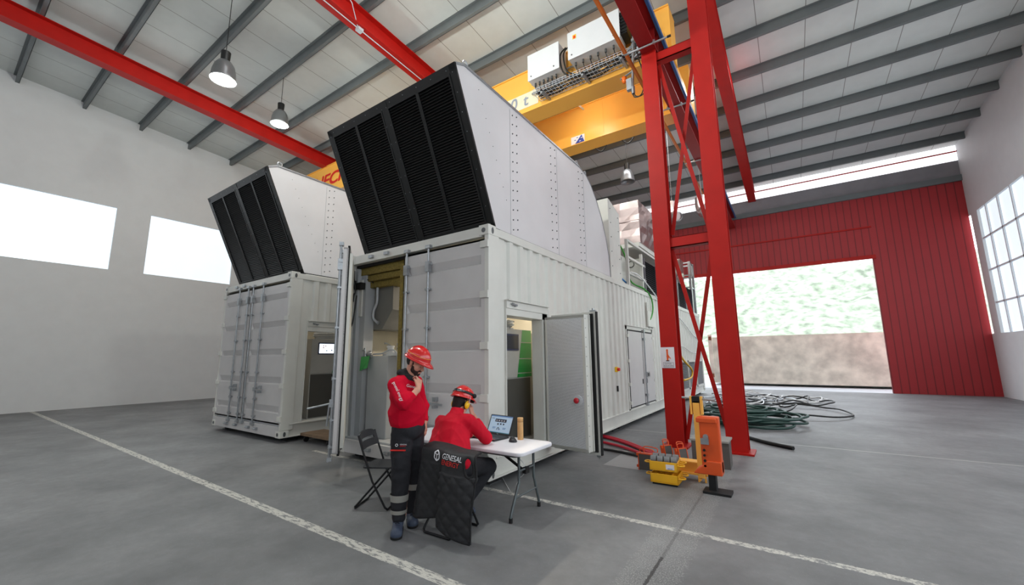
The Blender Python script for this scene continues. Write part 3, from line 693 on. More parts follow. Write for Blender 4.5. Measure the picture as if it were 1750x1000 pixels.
m_ = MB(); m_.box((0.035, 0.002, za+0.04), (wl-0.04, 0.007, zc-0.04)); m_.build('perforated_lining', perf, sd, T=Td)
m_ = MB(); m_.box((wl+0.0, th-0.03, za-0.02), (wl+0.05, th, zc+0.02)); m_.box((wl+0.09, th-0.01, za-0.06), (wl+0.105, th+0.04, zc+0.05)); m_.build('seal', blackmat, sd, T=Td)
m_ = MB(); m_.cyl((wl+0.02, th+0.05, zc+0.02), (wl+0.02, th+0.05, zc+0.11), 0.016, 8); m_.box((wl-0.03, th+0.03, zc+0.06), (wl+0.07, th+0.07, zc+0.08)); m_.build('espagnolette', galv, sd, T=Td)
m_ = MB(); m_.box((wl-0.0, th+0.03, za-0.1), (wl+0.06, th+0.07, za-0.07)); m_.cyl((wl+0.03, th+0.05, za-0.12), (wl+0.03, th+0.05, za-0.02), 0.014, 8); m_.build('espagnolette', galv, sd, T=Td)
m_ = MB(); cx, cz = wl-0.14, 0.985
m_.xf(Matrix()); q = MB(); q.cyl((cx, 0.0, cz), (cx, -0.012, cz), 0.075, 24); q.build('button_plate', wbox, sd, T=Td)
q = MB(); q.cyl((cx, -0.01, cz), (cx, -0.05, cz), 0.03, 16, 1); q.lathe([(0.0, 0.0), (0.03, 0.002), (0.042, 0.02), (0.042, 0.03), (0.03, 0.03)][::-1], (cx, -0.08, cz), (0, 1, 0), 20); q.build('push_button', [M('button_red', (186, 30, 44), 0.35), steel], sd, T=Td)
for z in (2.0, 1.25, 0.5):
    q = MB(); q.cyl((0.0, th+0.03, z-0.06), (0.0, th+0.03, z+0.06), 0.02, 8); q.build('door_hinge', white, sd, T=Td)

# ---- double service door further along
m_ = MB()
for (a, b) in ((5.38, 5.46), (7.54, 7.62)): m_.box((-0.05, a, 0.36), (-0.0, b, 2.36))
m_.box((-0.05, 5.38, 2.26), (0.0, 7.62, 2.36)); m_.box((-0.03, 5.36, 2.345), (0.035, 7.64, 2.36)); m_.box((-0.06, 5.38, 0.36), (-0.04, 7.62, 2.36)); m_.box((-0.05, 5.38, 0.36), (0.0, 7.62, 0.39)); m_.build('service_door_frame', white, genset)
for (a, b, hy) in ((5.47, 6.56, 5.45), (6.60, 7.53, 7.55)):
    m_ = MB(); m_.box((-0.02, a, 0.42), (0.018, b, 2.22)); dl = m_.build('service_door', doorgrey, genset, 0.004)
    m_ = MB()
    for y in (a-0.015, b): m_.box((-0.03, y, 0.39), (0.008, y+0.02, 2.25))
    m_.box((-0.03, a, 0.395), (0.008, b, 0.42)); m_.box((-0.03, a, 2.22), (0.008, b, 2.25)); m_.build('door_gasket', blackmat, dl)
    for z in (2.1, 1.5, 0.95, 0.52):
        m_ = MB(); m_.box((0.0, hy-0.05, z-0.035), (0.035, hy+0.06, z+0.035)); m_.build('door_hinge', white, dl)
m_ = MB(); m_.cyl((0.05, 6.66, 0.36), (0.05, 6.66, 2.32), 0.016, 8)
for z in (2.26, 2.05, 0.62, 0.38): m_.box((0.0, 6.60, z-0.03), (0.07, 6.72, z+0.03))
m_.build('lock_rod', galv, genset)
m_ = MB(); m_.box((0.02, 6.72, 1.06), (0.06, 6.98, 1.20)); m_.box((0.06, 6.79, 1.09), (0.075, 6.9, 1.17), 1); m_.build('lock_case', [galv, steel], genset)
for y, z in ((6.45, 0.98), (6.80, 0.98), (4.60, 0.92)):
    m_ = MB(); m_.box((0.0, y-0.02, z-0.07), (0.03, y+0.025, z+0.05)); m_.build('door_handle', blackmat, genset)
m_ = MB(); m_.box((-0.01, 4.55, 1.27), (0.03, 4.66, 1.38), 0); m_.cyl((0.03, 4.61, 1.325), (0.08, 4.61, 1.325), 0.035, 12, 1); m_.build('emergency_stop', [yellowm, redt], genset)
# louvred air inlets low on the far end
for i in range(3):
    a = 10.75+1.5*i; b = a+1.4
    m_ = MB()
    for z in (0.37, 1.36): m_.box((-0.04, a, z), (0.01, b, z+0.06))
    for y in (a, b-0.05): m_.box((-0.04, y, 0.37), (0.01, y+0.05, 1.42))
    fr = m_.build('louvre_frame', white, genset)
    m_ = MB(); m_.quad((-0.06, a, 0.4), (-0.06, b, 0.4), (-0.06, b, 1.4), (-0.06, a, 1.4))
    for k in range(16): z = 0.44+k*0.058; m_.add([(-0.05, a+0.05, z+0.045), (-0.05, b-0.05, z+0.045), (0.0, b-0.05, z), (0.0, a+0.05, z)], [(3, 2, 1, 0)], 0)
    m_.build('louvre_blades', M('louvre_dark', (60, 58, 64), 0.5), fr)
# front insulation seen in the open doorway
for i, (z0_, z1_, y0_) in enumerate(((3.08, 3.21, 0.16), (2.97, 3.07, 0.20), (2.86, 2.96, 0.26))):
    m_ = MB(); m_.box((-3.05, y0_, z0_), (-1.3, y0_+0.25, z1_)); m_.build('insulation_strip', wool, genset)
m_ = MB(); m_.box((-3.05, 0.46, 2.9), (-1.3, 0.5, 3.26)); m_.box((-3.05, 0.10, 3.21), (-1.3, 0.46, 3.26)); m_.build('insulation_backing', blackmat, genset)
m_ = MB(); m_.box((-1.79, 0.02, 0.40), (-1.70, 0.15, 3.10)); m_.build('insulation_strip', wool, genset)
m_ = MB(); m_.box((-3.06, 0.17, 0.31), (-2.86, 0.36, 3.1)); m_.box((-3.07, 0.1, 0.31), (-3.0, 0.2, 3.2)); m_.build('door_jamb', intg, genset)
m_ = MB(); m_.box((-3.0, 0.14, 2.35), (-2.93, 0.18, 3.0)); m_.build('cable_duct', white, genset)
m_ = MB(); m_.cyl((-2.98, 0.5, 3.0), (-1.0, 0.9, 3.0), 0.05, 8); m_.build('ceiling_tube', white, genset)
# interior lamp of the container
li = bpy.data.lights.new('container_lamp', 'AREA'); li.shape = 'RECTANGLE'; li.size = 0.15; li.size_y = 1.4; li.energy = 85; li.color = (1.0, 0.88, 0.72)
lo = bpy.data.objects.new('container_lamp', li); COL.objects.link(lo); lo.location = (-1.35, 2.6, 3.2)
li2 = bpy.data.lights.new('container_lamp', 'AREA'); li2.shape = 'RECTANGLE'; li2.size = 0.15; li2.size_y = 1.4; li2.energy = 16; li2.color = (1.0, 0.88, 0.72)
lo = bpy.data.objects.new('container_lamp', li2); COL.objects.link(lo); lo.location = (-6.4, 1.6, 3.2)

# things inside
t = thing('ventilation_housing', 'grey sloped metal housing hanging inside the open container above the cabinet', 'housing', (-2.6, 0.9, 2.1))
m_ = MB(); m_.prism([(-3.02, 2.12), (-2.62, 2.12), (-2.36, 2.45), (-2.36, 2.98), (-3.02, 2.98)], 1, 0.36, 2.6); m_.build('casing', duct_dk, t, 0.006)
m_ = MB(); m_.box((-2.99, 0.355, 2.14), (-2.95, 0.362, 2.18)); m_.cyl((-2.72, 0.36, 2.24), (-2.72, 0.34, 2.24), 0.035, 14); m_.build('cable_gland', galv, t)
m_ = MB(); m_.tube([(-2.72, 0.33, 2.24), (-2.80, 0.31, 2.32), (-2.80, 0.31, 2.45), (-2.72, 0.31, 2.6), (-2.72, 0.31, 2.85), (-2.68, 0.32, 2.95), (-2.5, 0.36, 3.02), (-2.1, 0.5, 3.0)], 0.022, 8, 0, 6); m_.build('flexible_conduit', greyt, t)
m_ = MB(); m_.tube([(-3.0, 0.2, 2.95), (-2.85, 0.2, 3.0), (-2.75, 0.3, 2.9), (-2.74, 0.31, 2.8)], 0.012, 6, 0, 6); m_.build('thin_cable', black, t)
t = thing('equipment_cabinet', 'tall plain grey steel cabinet just inside the open container doorway', 'cabinet', (-2.4, 0.6, 0.34))
m_ = MB(); m_.box((-2.78, 0.22, 0.34), (-2.26, 1.0, 1.66)); m_.build('casing', intg, t, 0.01)
m_ = MB(); m_.box((-2.35, 0.25, 1.66), (-2.0, 0.8, 1.72)); m_.cyl((-2.42, 0.4, 1.66), (-2.42, 0.4, 1.80), 0.055, 14); m_.cyl((-2.42, 0.4, 1.80), (-2.42, 0.4, 1.83), 0.065, 14); m_.box((-2.6, 0.38, 1.66), (-2.3, 0.6, 1.70)); m_.build('base_plate', wbox, t)
m_ = MB(); m_.cyl((-2.15, 0.45, 1.72), (-2.15, 0.45, 1.92), 0.05, 12); m_.cyl((-2.3, 0.45, 1.78), (-1.9, 0.45, 1.78), 0.025, 8); m_.cyl((-2.2, 0.35, 1.85), (-2.0, 0.5, 1.85), 0.02, 8); m_.ball((-2.15, 0.45, 1.95), 0.045); m_.tube([(-2.42, 0.4, 1.83), (-2.5, 0.35, 1.88), (-2.45, 0.3, 1.86)], 0.012, 6, 0, 5); m_.build('valve', galv, t)
m_ = MB(); m_.tube([(-2.75, 0.3, 1.69), (-2.45, 0.25, 1.70), (-2.2, 0.22, 1.76), (-2.05, 0.22, 1.70), (-2.0, 0.22, 1.5)], 0.014, 6, 0, 6); m_.build('hose', greyt, t)
t = thing('pipe_fitting', 'small chromed valve cluster holding a green tag beside the grey cabinet', 'valve', (-2.84, 0.2, 1.62))
m_ = MB(); m_.cyl((-2.9, 0.22, 1.70), (-2.66, 0.2, 1.66), 0.025, 10); m_.cyl((-2.82, 0.2, 1.6), (-2.84, 0.2, 1.80), 0.022, 8); m_.ball((-2.72, 0.2, 1.71), 0.04); m_.cyl((-2.86, 0.16, 1.76), (-2.8, 0.16, 1.76), 0.012, 8); m_.build('valve_body', galv, t)
m_ = MB(); m_.add([(-2.86, 0.14, 1.65), (-2.64, 0.15, 1.66), (-2.66, 0.12, 1.46), (-2.74, 0.10, 1.44), (-2.86, 0.12, 1.41)], [(0, 4, 3, 2, 1)]); m_.add([(v.x, v.y+0.004, v.z) for v in m_.v], [(0, 1, 2, 3, 4)]); g = m_.build('tag', paperg, t)
m_ = MB(); m_.tube([(-2.86, 0.2, 1.62), (-2.89, 0.2, 1.5), (-2.88, 0.22, 1.1), (-2.9, 0.22, 0.8)], 0.01, 6, 0, 5); m_.build('drain_line', greyt, t)
t = thing('floodlight', 'small black box lamp with a looped cable at the top of the doorway', 'lamp', (-2.85, 0.1, 2.82))
m_ = MB(); m_.box((-3.05, 0.06, 2.82), (-2.86, 0.16, 2.94)); m_.box((-3.07, 0.08, 2.86), (-3.04, 0.14, 2.99)); m_.build('case', blackmat, t, 0.01)
m_ = MB(); m_.tube([(-3.06, 0.06, 3.16), (-3.02, 0.04, 3.0), (-2.96, 0.02, 2.9), (-2.95, 0.02, 2.75), (-2.99, 0.03, 2.74), (-3.02, 0.04, 2.6)], 0.011, 6, 0, 6); m_.tube([(-3.05, -0.03, 2.6), (-3.02, -0.06, 2.25), (-2.96, -0.04, 2.15), (-2.90, -0.03, 2.25), (-2.90, 0.02, 2.7)], 0.012, 6, 0, 6); m_.build('cable', black, t)
# switchboards behind the side doorways
def switchboard(dx, label, lit):
    t = thing('switchboard', label, 'cabinet', (-0.8+dx, 1.35, 0.34), 'switchboards with green stripes')
    a, b = 0.75, 1.70
    m_ = MB(); m_.box((-1.3+dx, a, 0.34), (-0.42+dx, b, 2.06)); m_.box((-1.3+dx, b, 0.34), (-0.50+dx, b+1.1, 2.02)); m_.box((-0.42+dx, a, 1.30), (-0.40+dx, b, 2.06), 0); m_.box((-0.425+dx, a+0.02, 0.36), (-0.415+dx, b-0.02, 1.28), 1)
    m_.build('casing', [M('switchboard_shell', (176, 174, 168), 0.5), M('switchboard_dark', (78, 76, 72), 0.5)], t, 0.004)
    for z0_, z1_, mt, s0, s1 in ((1.86, 2.055, green2, 1.42, 1.38), (1.60, 1.845, green1, 1.375, 1.325), (1.37, 1.585, green1, 1.32, 1.275), (1.30, 1.355, green1, 1.27, 1.26)):
        m_ = MB(); x = -0.396+dx; m_.add([(x, s1, z0_), (x, b-0.01, z0_), (x, b-0.01, z1_), (x, s0, z1_)], [(0, 1, 2, 3)]); m_.build('stripe', mt, t)
    m_ = MB(); m_.box((-0.40+dx, 0.9, 1.72), (-0.388+dx, 1.30, 1.98), 0); m_.box((-0.39+dx, 0.92, 1.745), (-0.384+dx, 1.275, 1.955), 1)
    m_.build('display', [dkblue, M('display_lit', (226, 236, 244), 0.3, emit=1.6) if lit else M('display_dark', (58, 58, 66), 0.2)], t)
    if lit:
        m_ = MB()
        for (y, z, s_) in ((1.0, 1.90, 0.03), (1.05, 1.90, 0.03), (1.0, 1.86, 0.03)): m_.box((-0.384+dx, y, z), (-0.383+dx, y+s_, z+0.02), 0)
        for (y, z) in ((1.08, 1.79), (1.2, 1.80)): m_.box((-0.384+dx, y, z), (-0.383+dx, y+0.03, z+0.025), 1)
        m_.build('display_icons', [redt, bcable], t)
    m_ = MB()
    for q in range(10):
        zz = 2.07+0.018*q; o = random.uniform(-0.04, 0.04)
        m_.tube([(-0.95+dx+0.05*math.cos(k*0.7)*1.0+(0.28+o)*math.cos(k*2*PI/14), 1.38+(0.26+o)*math.sin(k*2*PI/14), zz) for k in range(14)], 0.014, 6, 0, 3, True)
    c_ = m_.build('hose_coil', greyt, None); tag(c_, ('coil of pale grey hose on the switchboard seen through the near side door' if not lit else 'coil of grey hose on the far left switchboard'), 'hose')
    return t
switchboard(0.0, 'grey switchboard with green stripes and a dark display inside the near side doorway', False)
switchboard(-5.1, 'grey switchboard with a lit white display inside the far left container', True)

# ================================================================== air hoods
lipm = M('louvre_lip_lit', (46, 50, 52), 0.4)  # lighter copy of the black: caught light painted on the slat lips
def hood(X0, label):
    t = thing('air_intake_hood', label, 'air duct', (X0-1.55, 2.2, 3.41), 'air hoods on the generator containers')
    XR, XL = X0-0.10, X0-3.02
    bz = 3.425
    prof = [(0.30, bz), (-0.60, 5.50), (-0.42, 5.585)]
    prof += [(3.25, 5.58), (3.60, 5.52), (3.85, 5.38), (4.15, 5.10), (4.42, 4.75), (4.62, 4.35), (4.75, 3.95), (4.80, bz)]
    m_ = MB(); m_.box((XR-0.02, 0.28, bz-0.03), (XR+0.03, 3.42, bz+0.012)); m_.box((XL-0.03, 0.28, bz-0.03), (XL+0.02, 3.42, bz+0.012)); m_.box((XL, 0.26, bz-0.03), (XR, 0.3, bz)); m_.build('base_gasket', blackmat, t)
    m_ = MB(); m_.prism(prof, 0, XL, XR); nb = len(m_.f)
    for q in range(40):
        y = 3.5+q*0.033
        if y > 4.75: break
        m_.cyl((XR, y, bz+0.03), (XR+0.004, y, bz+0.03), 0.004, 5)
    for col, z0_, z1_ in (((0.75, 0.87), 3.5, 5.5), ((2.0, 2.17), 3.5, 5.5), ((3.2, 3.38), 3.5, 5.5)):
        for j, y in enumerate(col):
            for i in range(13):
                z = z0_+0.04+i*(z1_-z0_)/12.6+0.03*j
                for (xx, sg_) in ((XR, 1), (XL, -1)): m_.cyl((xx, y, z), (xx+sg_*0.012, y, z), 0.011, 6)
    for i in range(9): m_.cyl((XR, -0.45+0.07*i*1.2+0.35, 5.40-0.18*i), (XR+0.006, -0.45+0.07*i*1.2+0.35, 5.40-0.18*i), 0.006, 5)
    for q in range(nb, len(m_.f)): m_.m[q] = 1
    m_.build('casing', [hoodm, steel], t)
    m_ = MB()
    for y in (0.68, 2.24, 3.45): m_.box((XR, y, bz+0.03), (XR+0.0035, y+0.004, 5.52))
    m_.box((XR-0.01, -0.42, 5.57), (XR+0.02, 3.25, 5.60)); m_.bar((XR+0.005, -0.60, 5.50), (XR+0.005, -0.40, 5.595), 0.03, 0.03)
    for a, b in zip(prof[3:], prof[4:]): m_.bar((XR, a[0], a[1]), (XR, b[0], b[1]), 0.02, 0.012)
    m_.build('seam_strip', galv, t)
    for y in (-0.36, 3.2, 3.62):
        m_ = MB(); z = 5.6 if y < 3.5 else 5.53; m_.tube([(XR-0.03, y+0.045*math.cos(k*2*PI/12), z+0.05+0.045*math.sin(k*2*PI/12)) for k in range(12)], 0.013, 6, 0, 0, True); m_.cyl((XR-0.03, y, z-0.01), (XR-0.03, y, z+0.02), 0.03, 10); m_.build('lifting_eye', galv, t)
    # louvred face
    A = Vector((0, 0.30, bz)); B = Vector((0, -0.60, 5.50)); vv = (B-A); ln = vv.length; vv.normalize(); nn = Vector((0, -vv.z, vv.y)); 
    T = Matrix((Vector((1, 0, 0)), nn, vv)).transposed().to_4x4(); T.translation = Vector((XL, A.y, A.z))
    Wd = XR-XL
    m_ = MB(); f = 0.10
    m_.box((-0.015, -0.0, -0.01), (Wd+0.015, 0.03, f)); m_.box((-0.015, 0, ln-f), (Wd+0.015, 0.03, ln+0.01)); m_.box((-0.015, 0, 0), (f, 0.03, ln)); m_.box((Wd-f, 0, 0), (Wd+0.015, 0.03, ln))
    m_.box((Wd/2-0.07, 0, 0), (Wd/2+0.07, 0.035, ln))
    fr = m_.build('louvre_surround', black, t, T=T)
    m_ = MB(); m_.quad((0.05, 0.004, 0.05), (0.05, 0.004, ln-0.05), (Wd-0.05, 0.004, ln-0.05), (Wd-0.05, 0.004, 0.05)); m_.build('louvre_backing', blackmat, t, T=T)
    m_ = MB()
    for x in (f*0.5, Wd/2-0.05, Wd/2+0.05, Wd-f*0.5):
        for i in range(9): m_.cyl((x, 0.03, 0.1+i*(ln-0.2)/8), (x, 0.038, 0.1+i*(ln-0.2)/8), 0.006, 6)
    for i in range(10): m_.cyl((0.15+i*(Wd-0.3)/9, 0.03, ln-0.05), (0.15+i*(Wd-0.3)/9, 0.038, ln-0.05), 0.006, 6)
    m_.build('screws', galv, t, T=T)
    xs = [f, f+(Wd/2-0.07-f)/2, Wd/2-0.07, Wd/2+0.07, Wd/2+0.07+(Wd/2-0.07-f)/2, Wd-f]
    for a, b in ((xs[0]+0.03, xs[1]-0.03), (xs[1]+0.03, xs[2]-0.02), (xs[3]+0.02, xs[4]-0.03), (xs[4]+0.03, xs[5]-0.03)):
        m_ = MB(); n = 52; pz = (ln-2*f-0.06)/n
        for k in range(n):
            z = f+0.03+k*pz
            m_.add([(a, 0.008, z+pz*1.0), (b, 0.008, z+pz*1.0), (b, 0.034, z+0.002), (a, 0.034, z+0.002), (b, 0.032, z), (a, 0.032, z)], [(3, 2, 1, 0), (5, 4, 2, 3), (5, 0, 1, 4)])
        m_.box((a-0.03, 0.0, f), (a, 0.04, ln-f)); m_.box((b, 0.0, f), (b+0.03, 0.04, ln-f)); m_.box((a, 0, f), (b, 0.04, f+0.03)); m_.box((a, 0, ln-f-0.03), (b, 0.04, ln-f))
        for q in range(n): m_.m[q*3+1] = 1
        m_.build('louvre_panel', [black, lipm], t, T=T)
    return t
h1 = hood(0.0, 'large white sheet metal hood with a leaning black louvred front above the table')
h2 = dup(h1, (-5.1-1.55, 2.2, 3.41), 'white riveted sheet metal hood at the left edge, on the far left container')

# ================================================================== equipment on the roof, further back
t = thing('roof_enclosure', 'tall white panelled enclosure on the container roof behind the curved hood', 'enclosure', (-0.9, 5.25, 3.41))
m_ = MB(); m_.prism([(4.86, 3.41), (5.62, 3.41), (5.62, 5.22), (4.95, 5.42), (4.86, 5.42)], 0, -1.7, -0.10); m_.build('panel', white, t, 0.005)
m_ = MB()
for i in range(5):
    for y in (4.98, 5.5): m_.cyl((-0.1, y, 3.75+0.36*i-(0.1 if y > 5 else 0)), (-0.09, y, 3.75+0.36*i-(0.1 if y > 5 else 0)), 0.013, 6)
m_.build('bolts', steel, t)
t = thing('foil_duct', 'crinkled foil wrapped rectangular duct on the container roof', 'duct', (-0.9, 9.5, 4.74))
def crinkle(x0, x1, y0, y1, z0, z1, n=14, amp=0.05):
    m_ = MB(); rnd = random.Random(5)
    def wall(o, u, v, nu, nv, nrm):
        g = [[Vector(o)+Vector(u)*i/nu+Vector(v)*j/nv+Vector(nrm)*(rnd.uniform(-amp, amp) if 0 < i < nu and 0 < j < nv else 0) for j in range(nv+1)] for i in range(nu+1)]
        vs_ = [p for r in g for p in r]
        m_.add(vs_, [q for i in range(nu) for j in range(nv) for q in ((i*(nv+1)+j, (i+1)*(nv+1)+j, (i+1)*(nv+1)+j+1), (i*(nv+1)+j, (i+1)*(nv+1)+j+1, i*(nv+1)+j+1))])
    dx, dy, dz = x1-x0, y1-y0, z1-z0
    wall((x0, y0, z0), (dx, 0, 0), (0, 0, dz), 6, 6, (0, -1, 0)); wall((x1, y0, z0), (0, dy, 0), (0, 0, dz), n, 7, (1, 0, 0))
    wall((x0, y0, z1), (dx, 0, 0), (0, dy, 0), 6, n, (0, 0, 1)); wall((x0, y0, z0), (0, dy, 0), (dx, 0, 0), n, 6, (0, 0, -1)); wall((x0, y0, z0), (0, 0, dz), (0, dy, 0), 6, n, (-1, 0, 0)); wall((x1, y1, z0), (-dx, 0, 0), (0, 0, dz), 6, 6, (0, 1, 0))
    return m_
m_ = crinkle(-1.7, -0.06, 7.25, 11.0, 4.86, 6.15, 16, 0.022); m_.box((-1.72, 7.23, 5.54), (-0.05, 7.27, 5.58)); m_.build('duct_section', foil, t)
m_ = MB(); m_.box((-1.7, 7.2, 4.74), (-0.08, 11.0, 4.86)); m_.box((-1.6, 7.4, 3.41), (-1.5, 7.5, 4.74)); m_.box((-1.6, 10.8, 3.41), (-1.5, 10.9, 4.74)); m_.build('duct_support', white, t)
t = thing('roof_frame', 'white steel guard frame along the container roof edge with green cables', 'frame', (-0.1, 6.8, 3.41))
for y, zt in ((6.10, 4.68), (7.34, 4.52)):
    m_ = MB(); m_.box((-0.14, y-0.03, 3.40), (-0.07, y+0.05, zt)); m_.build('post', white, t)
for z, y1 in ((4.62, 11.0), (4.16, 7.6), (3.74, 7.6)):
    m_ = MB(); m_.box((-0.13, 6.1, z), (-0.06, y1, z+0.06)); m_.build('rail', white, t)
m_ = MB(); m_.box((-0.62, 5.7, 3.41), (-0.58, 7.4, 4.5)); m_.tube([(-0.57, 6.9+0.1*math.cos(k*PI/6), 4.4+0.1*math.sin(k*PI/6)) for k in range(12)], 0.012, 5, 1, 0, True); m_.box((-1.6, 7.42, 3.41), (-0.14, 7.46, 4.42)); m_.tube([(-0.42+0.09*math.cos(k*PI/6), 7.41, 4.28+0.09*math.sin(k*PI/6)) for k in range(12)], 0.012, 5, 1, 0, True); m_.build('back_panel', [white, black], t)
m_ = MB()
for y in (5.72, 5.85, 5.98): m_.cyl((-0.3, y, 3.41), (-0.3, y, 4.6), 0.025, 6)
m_.build('pipes', steel, t)
t = thing('louvre_bank', 'long black louvred radiator bank on the container roof behind the red column', 'louvres', (-0.5, 10.9, 3.41))
for i in range(5):
    a = 7.5+1.4*i; m_ = MB(); m_.box((-0.62, a, 3.41), (-0.12, a+1.36, 4.42)); cs = m_.build('casing', black, t)
    m_ = MB()
    for k in range(15): z = 3.46+k*0.064; m_.add([(-0.115, a+0.05, z+0.05), (-0.115, a+1.31, z+0.05), (-0.06, a+1.31, z), (-0.06, a+0.05, z)], [(3, 2, 1, 0), (0, 1, 2, 3)])
    for y in (a, a+1.31): m_.box((-0.13, y, 3.41), (-0.055, y+0.05, 4.43))
    m_.build('blades', M('louvre_blade_lit', (120, 120, 128), 0.35, 0.3), cs)  # light on the blade edges is put into this grey
t = thing('foil_elbow', 'foil wrapped bent pipe end above the far black louvres', 'duct', (-0.6, 12.4, 4.5))
m_ = crinkle(-1.2, -0.15, 12.9, 13.5, 4.5, 5.5, 4, 0.03); m_.tube([(-0.65, 11.3, 4.9), (-0.62, 12.0, 5.0), (-0.6, 12.9, 5.0)], 0.36, 16, 0, 5); m_.build('pipe', foil, t)
for px, x, y, z in ((0, 0.1, 16.4, 8.0), (1, 1.55, 16.8, 8.5)):
    pass
for (x, z, r, lab) in ((0.40, 6.32, 0.16, 'open foil pipe end hanging beside the red column'), (1.36, 6.28, 0.21, 'open foil pipe end hanging at the right edge behind the lattice column')):
    t = thing('foil_pipe', lab, 'pipe', (x, 10, z), 'hanging foil pipe ends')
    m_ = MB(); m_.tube([(x-0.15, 10.3, z+0.62), (x-0.14, 10.2, z+0.3), (x-0.08, 10.1, z+0.1), (x, 9.95, z), (x+0.08, 9.85, z-0.06)], r, 16, 0, 4); m_.build('pipe', foil, t)
    m_ = MB(); m_.lathe([(r*0.8, 0.0), (r*1.12, 0.01), (r*1.12, 0.04), (r*0.9, 0.05)], (x+0.07, 9.86, z-0.05), (0.6, -0.75, -0.3), 20); m_.build('rim', galv, t)
    m_ = MB(); m_.cyl((x-0.15, 10.3, z+0.5), (x-0.15, 10.3, RZ(10.3)), 0.008, 5); m_.build('hanging_wire', galv, t)
t = thing('roof_railing', 'galvanised safety railing at the far end of the container roof', 'railing', (-0.3, 15.2, 3.41))
for x, y in ((-0.12, 14.6), (-0.12, 15.3), (-1.2, 14.6), (-1.2, 15.3)):
    m_ = MB(); m_.box((x-0.05, y-0.05, 3.4), (x+0.05, y+0.05, 5.7)); m_.build('post', galv, t)
for z in (4.55, 5.1, 5.66):
    m_ = MB(); m_.box((-0.15, 14.6, z-0.02), (-0.09, 15.3, z+0.03)); m_.box((-2.2, 14.57, z-0.02), (-0.12, 14.63, z+0.03)); m_.box((-1.2, 15.27, z-0.02), (-0.12, 15.33, z+0.03)); m_.build('rail', galv, t)
def cable(name, lab, pts, r, mat, cat='cable', sm=8):
    m_ = MB(); m_.tube(pts, r, 6, 0, sm); return tag(m_.build(name, mat), lab, cat)
cable('green_cable', 'green cable dropping from the roof frame down the container side', [(-0.3, 6.1, 4.6), (-0.28, 6.5, 4.3), (-0.3, 6.9, 3.7), (-0.06, 7.3, 3.5), (0.03, 7.62, 3.30), (0.05, 7.7, 3.0), (0.05, 7.55, 2.75), (0.03, 7.4, 2.62)], 0.022, gcable)
cable('white_cable', 'white cable arching over the roof rail beside the green cable', [(-0.05, 6.2, 3.80), (0.0, 6.7, 3.78), (0.05, 7.5, 3.55), (0.05, 8.3, 3.30), (0.04, 8.7, 3.0), (0.04, 11.0, 2.95), (0.04, 13.5, 2.4), (0.04, 15.2, 2.3)], 0.018, wcable)
cable('blue_cable', 'blue cable lying along the roof edge behind the guard frame', [(-0.2, 5.7, 3.62), (-0.18, 6.3, 3.50), (-0.2, 7.0, 3.44), (-0.25, 7.4, 3.43)], 0.02, bcable)
m_ = MB(); m_.box((0.0, 7.2, 2.42), (0.04, 7.9, 2.85)); m_.box((0.0, 7.2, 2.84), (0.03, 7.26, 3.1)); m_.build('cable_entry_plate', white, genset)
cable('white_cable', 'white cable sagging along the far end of the container wall', [(0.05, 9.0, 1.9), (0.06, 11.0, 1.95), (0.06, 12.6, 1.75), (0.06, 14.0, 1.75), (0.05, 15.2, 2.1)], 0.016, wcable)
cable('yellow_hose', 'yellow hose hanging in a curve beside the far inlet louvres', [(0.05, 10.0, 1.95), (0.08, 11.1, 1.45), (0.15, 12.0, 1.1), (0.15, 11.9, 0.85), (0.12, 11.2, 0.78), (0.1, 10.8, 0.78)], 0.035, ycable, 'hose')

# ================================================================== beyond the far gate
m_ = MB(); nx, ny = 40, 14; rnd = random.Random(3)
vs_ = [(-40+2.2*i, 34+1.6*j+rnd.uniform(-.5, .5), -0.5+0.95*j+rnd.uniform(-0.5, 0.6)) for j in range(ny) for i in range(nx)]
m_.add(vs_, [(j*nx+i, j*nx+i+1, (j+1)*nx+i+1, (j+1)*nx+i) for j in range(ny-1) for i in range(nx-1)], 0, True); tag(struct(m_.build('hillside', foliage)), 'bushy hillside outside the far gate', 'hill')
t = thing('storage_container', 'old white rusty container standing in the yard beyond the gate', 'container', (0.4, 23, 0))
m_ = MB(); m_.box((-0.5, 21.2, 0.1), (11.5, 23.6, 2.6)); m_.box((-0.6, 21.1, 0.1), (-0.4, 21.3, 2.75)); m_.build('body', rust, t)
m_ = MB()
for z in (0.4, 2.45): m_.box((-0.55, 21.0, z), (-0.42, 21.14, z+0.2))
m_.build('corner_fitting', M('rust_brown', (120, 74, 50), 0.8), t)

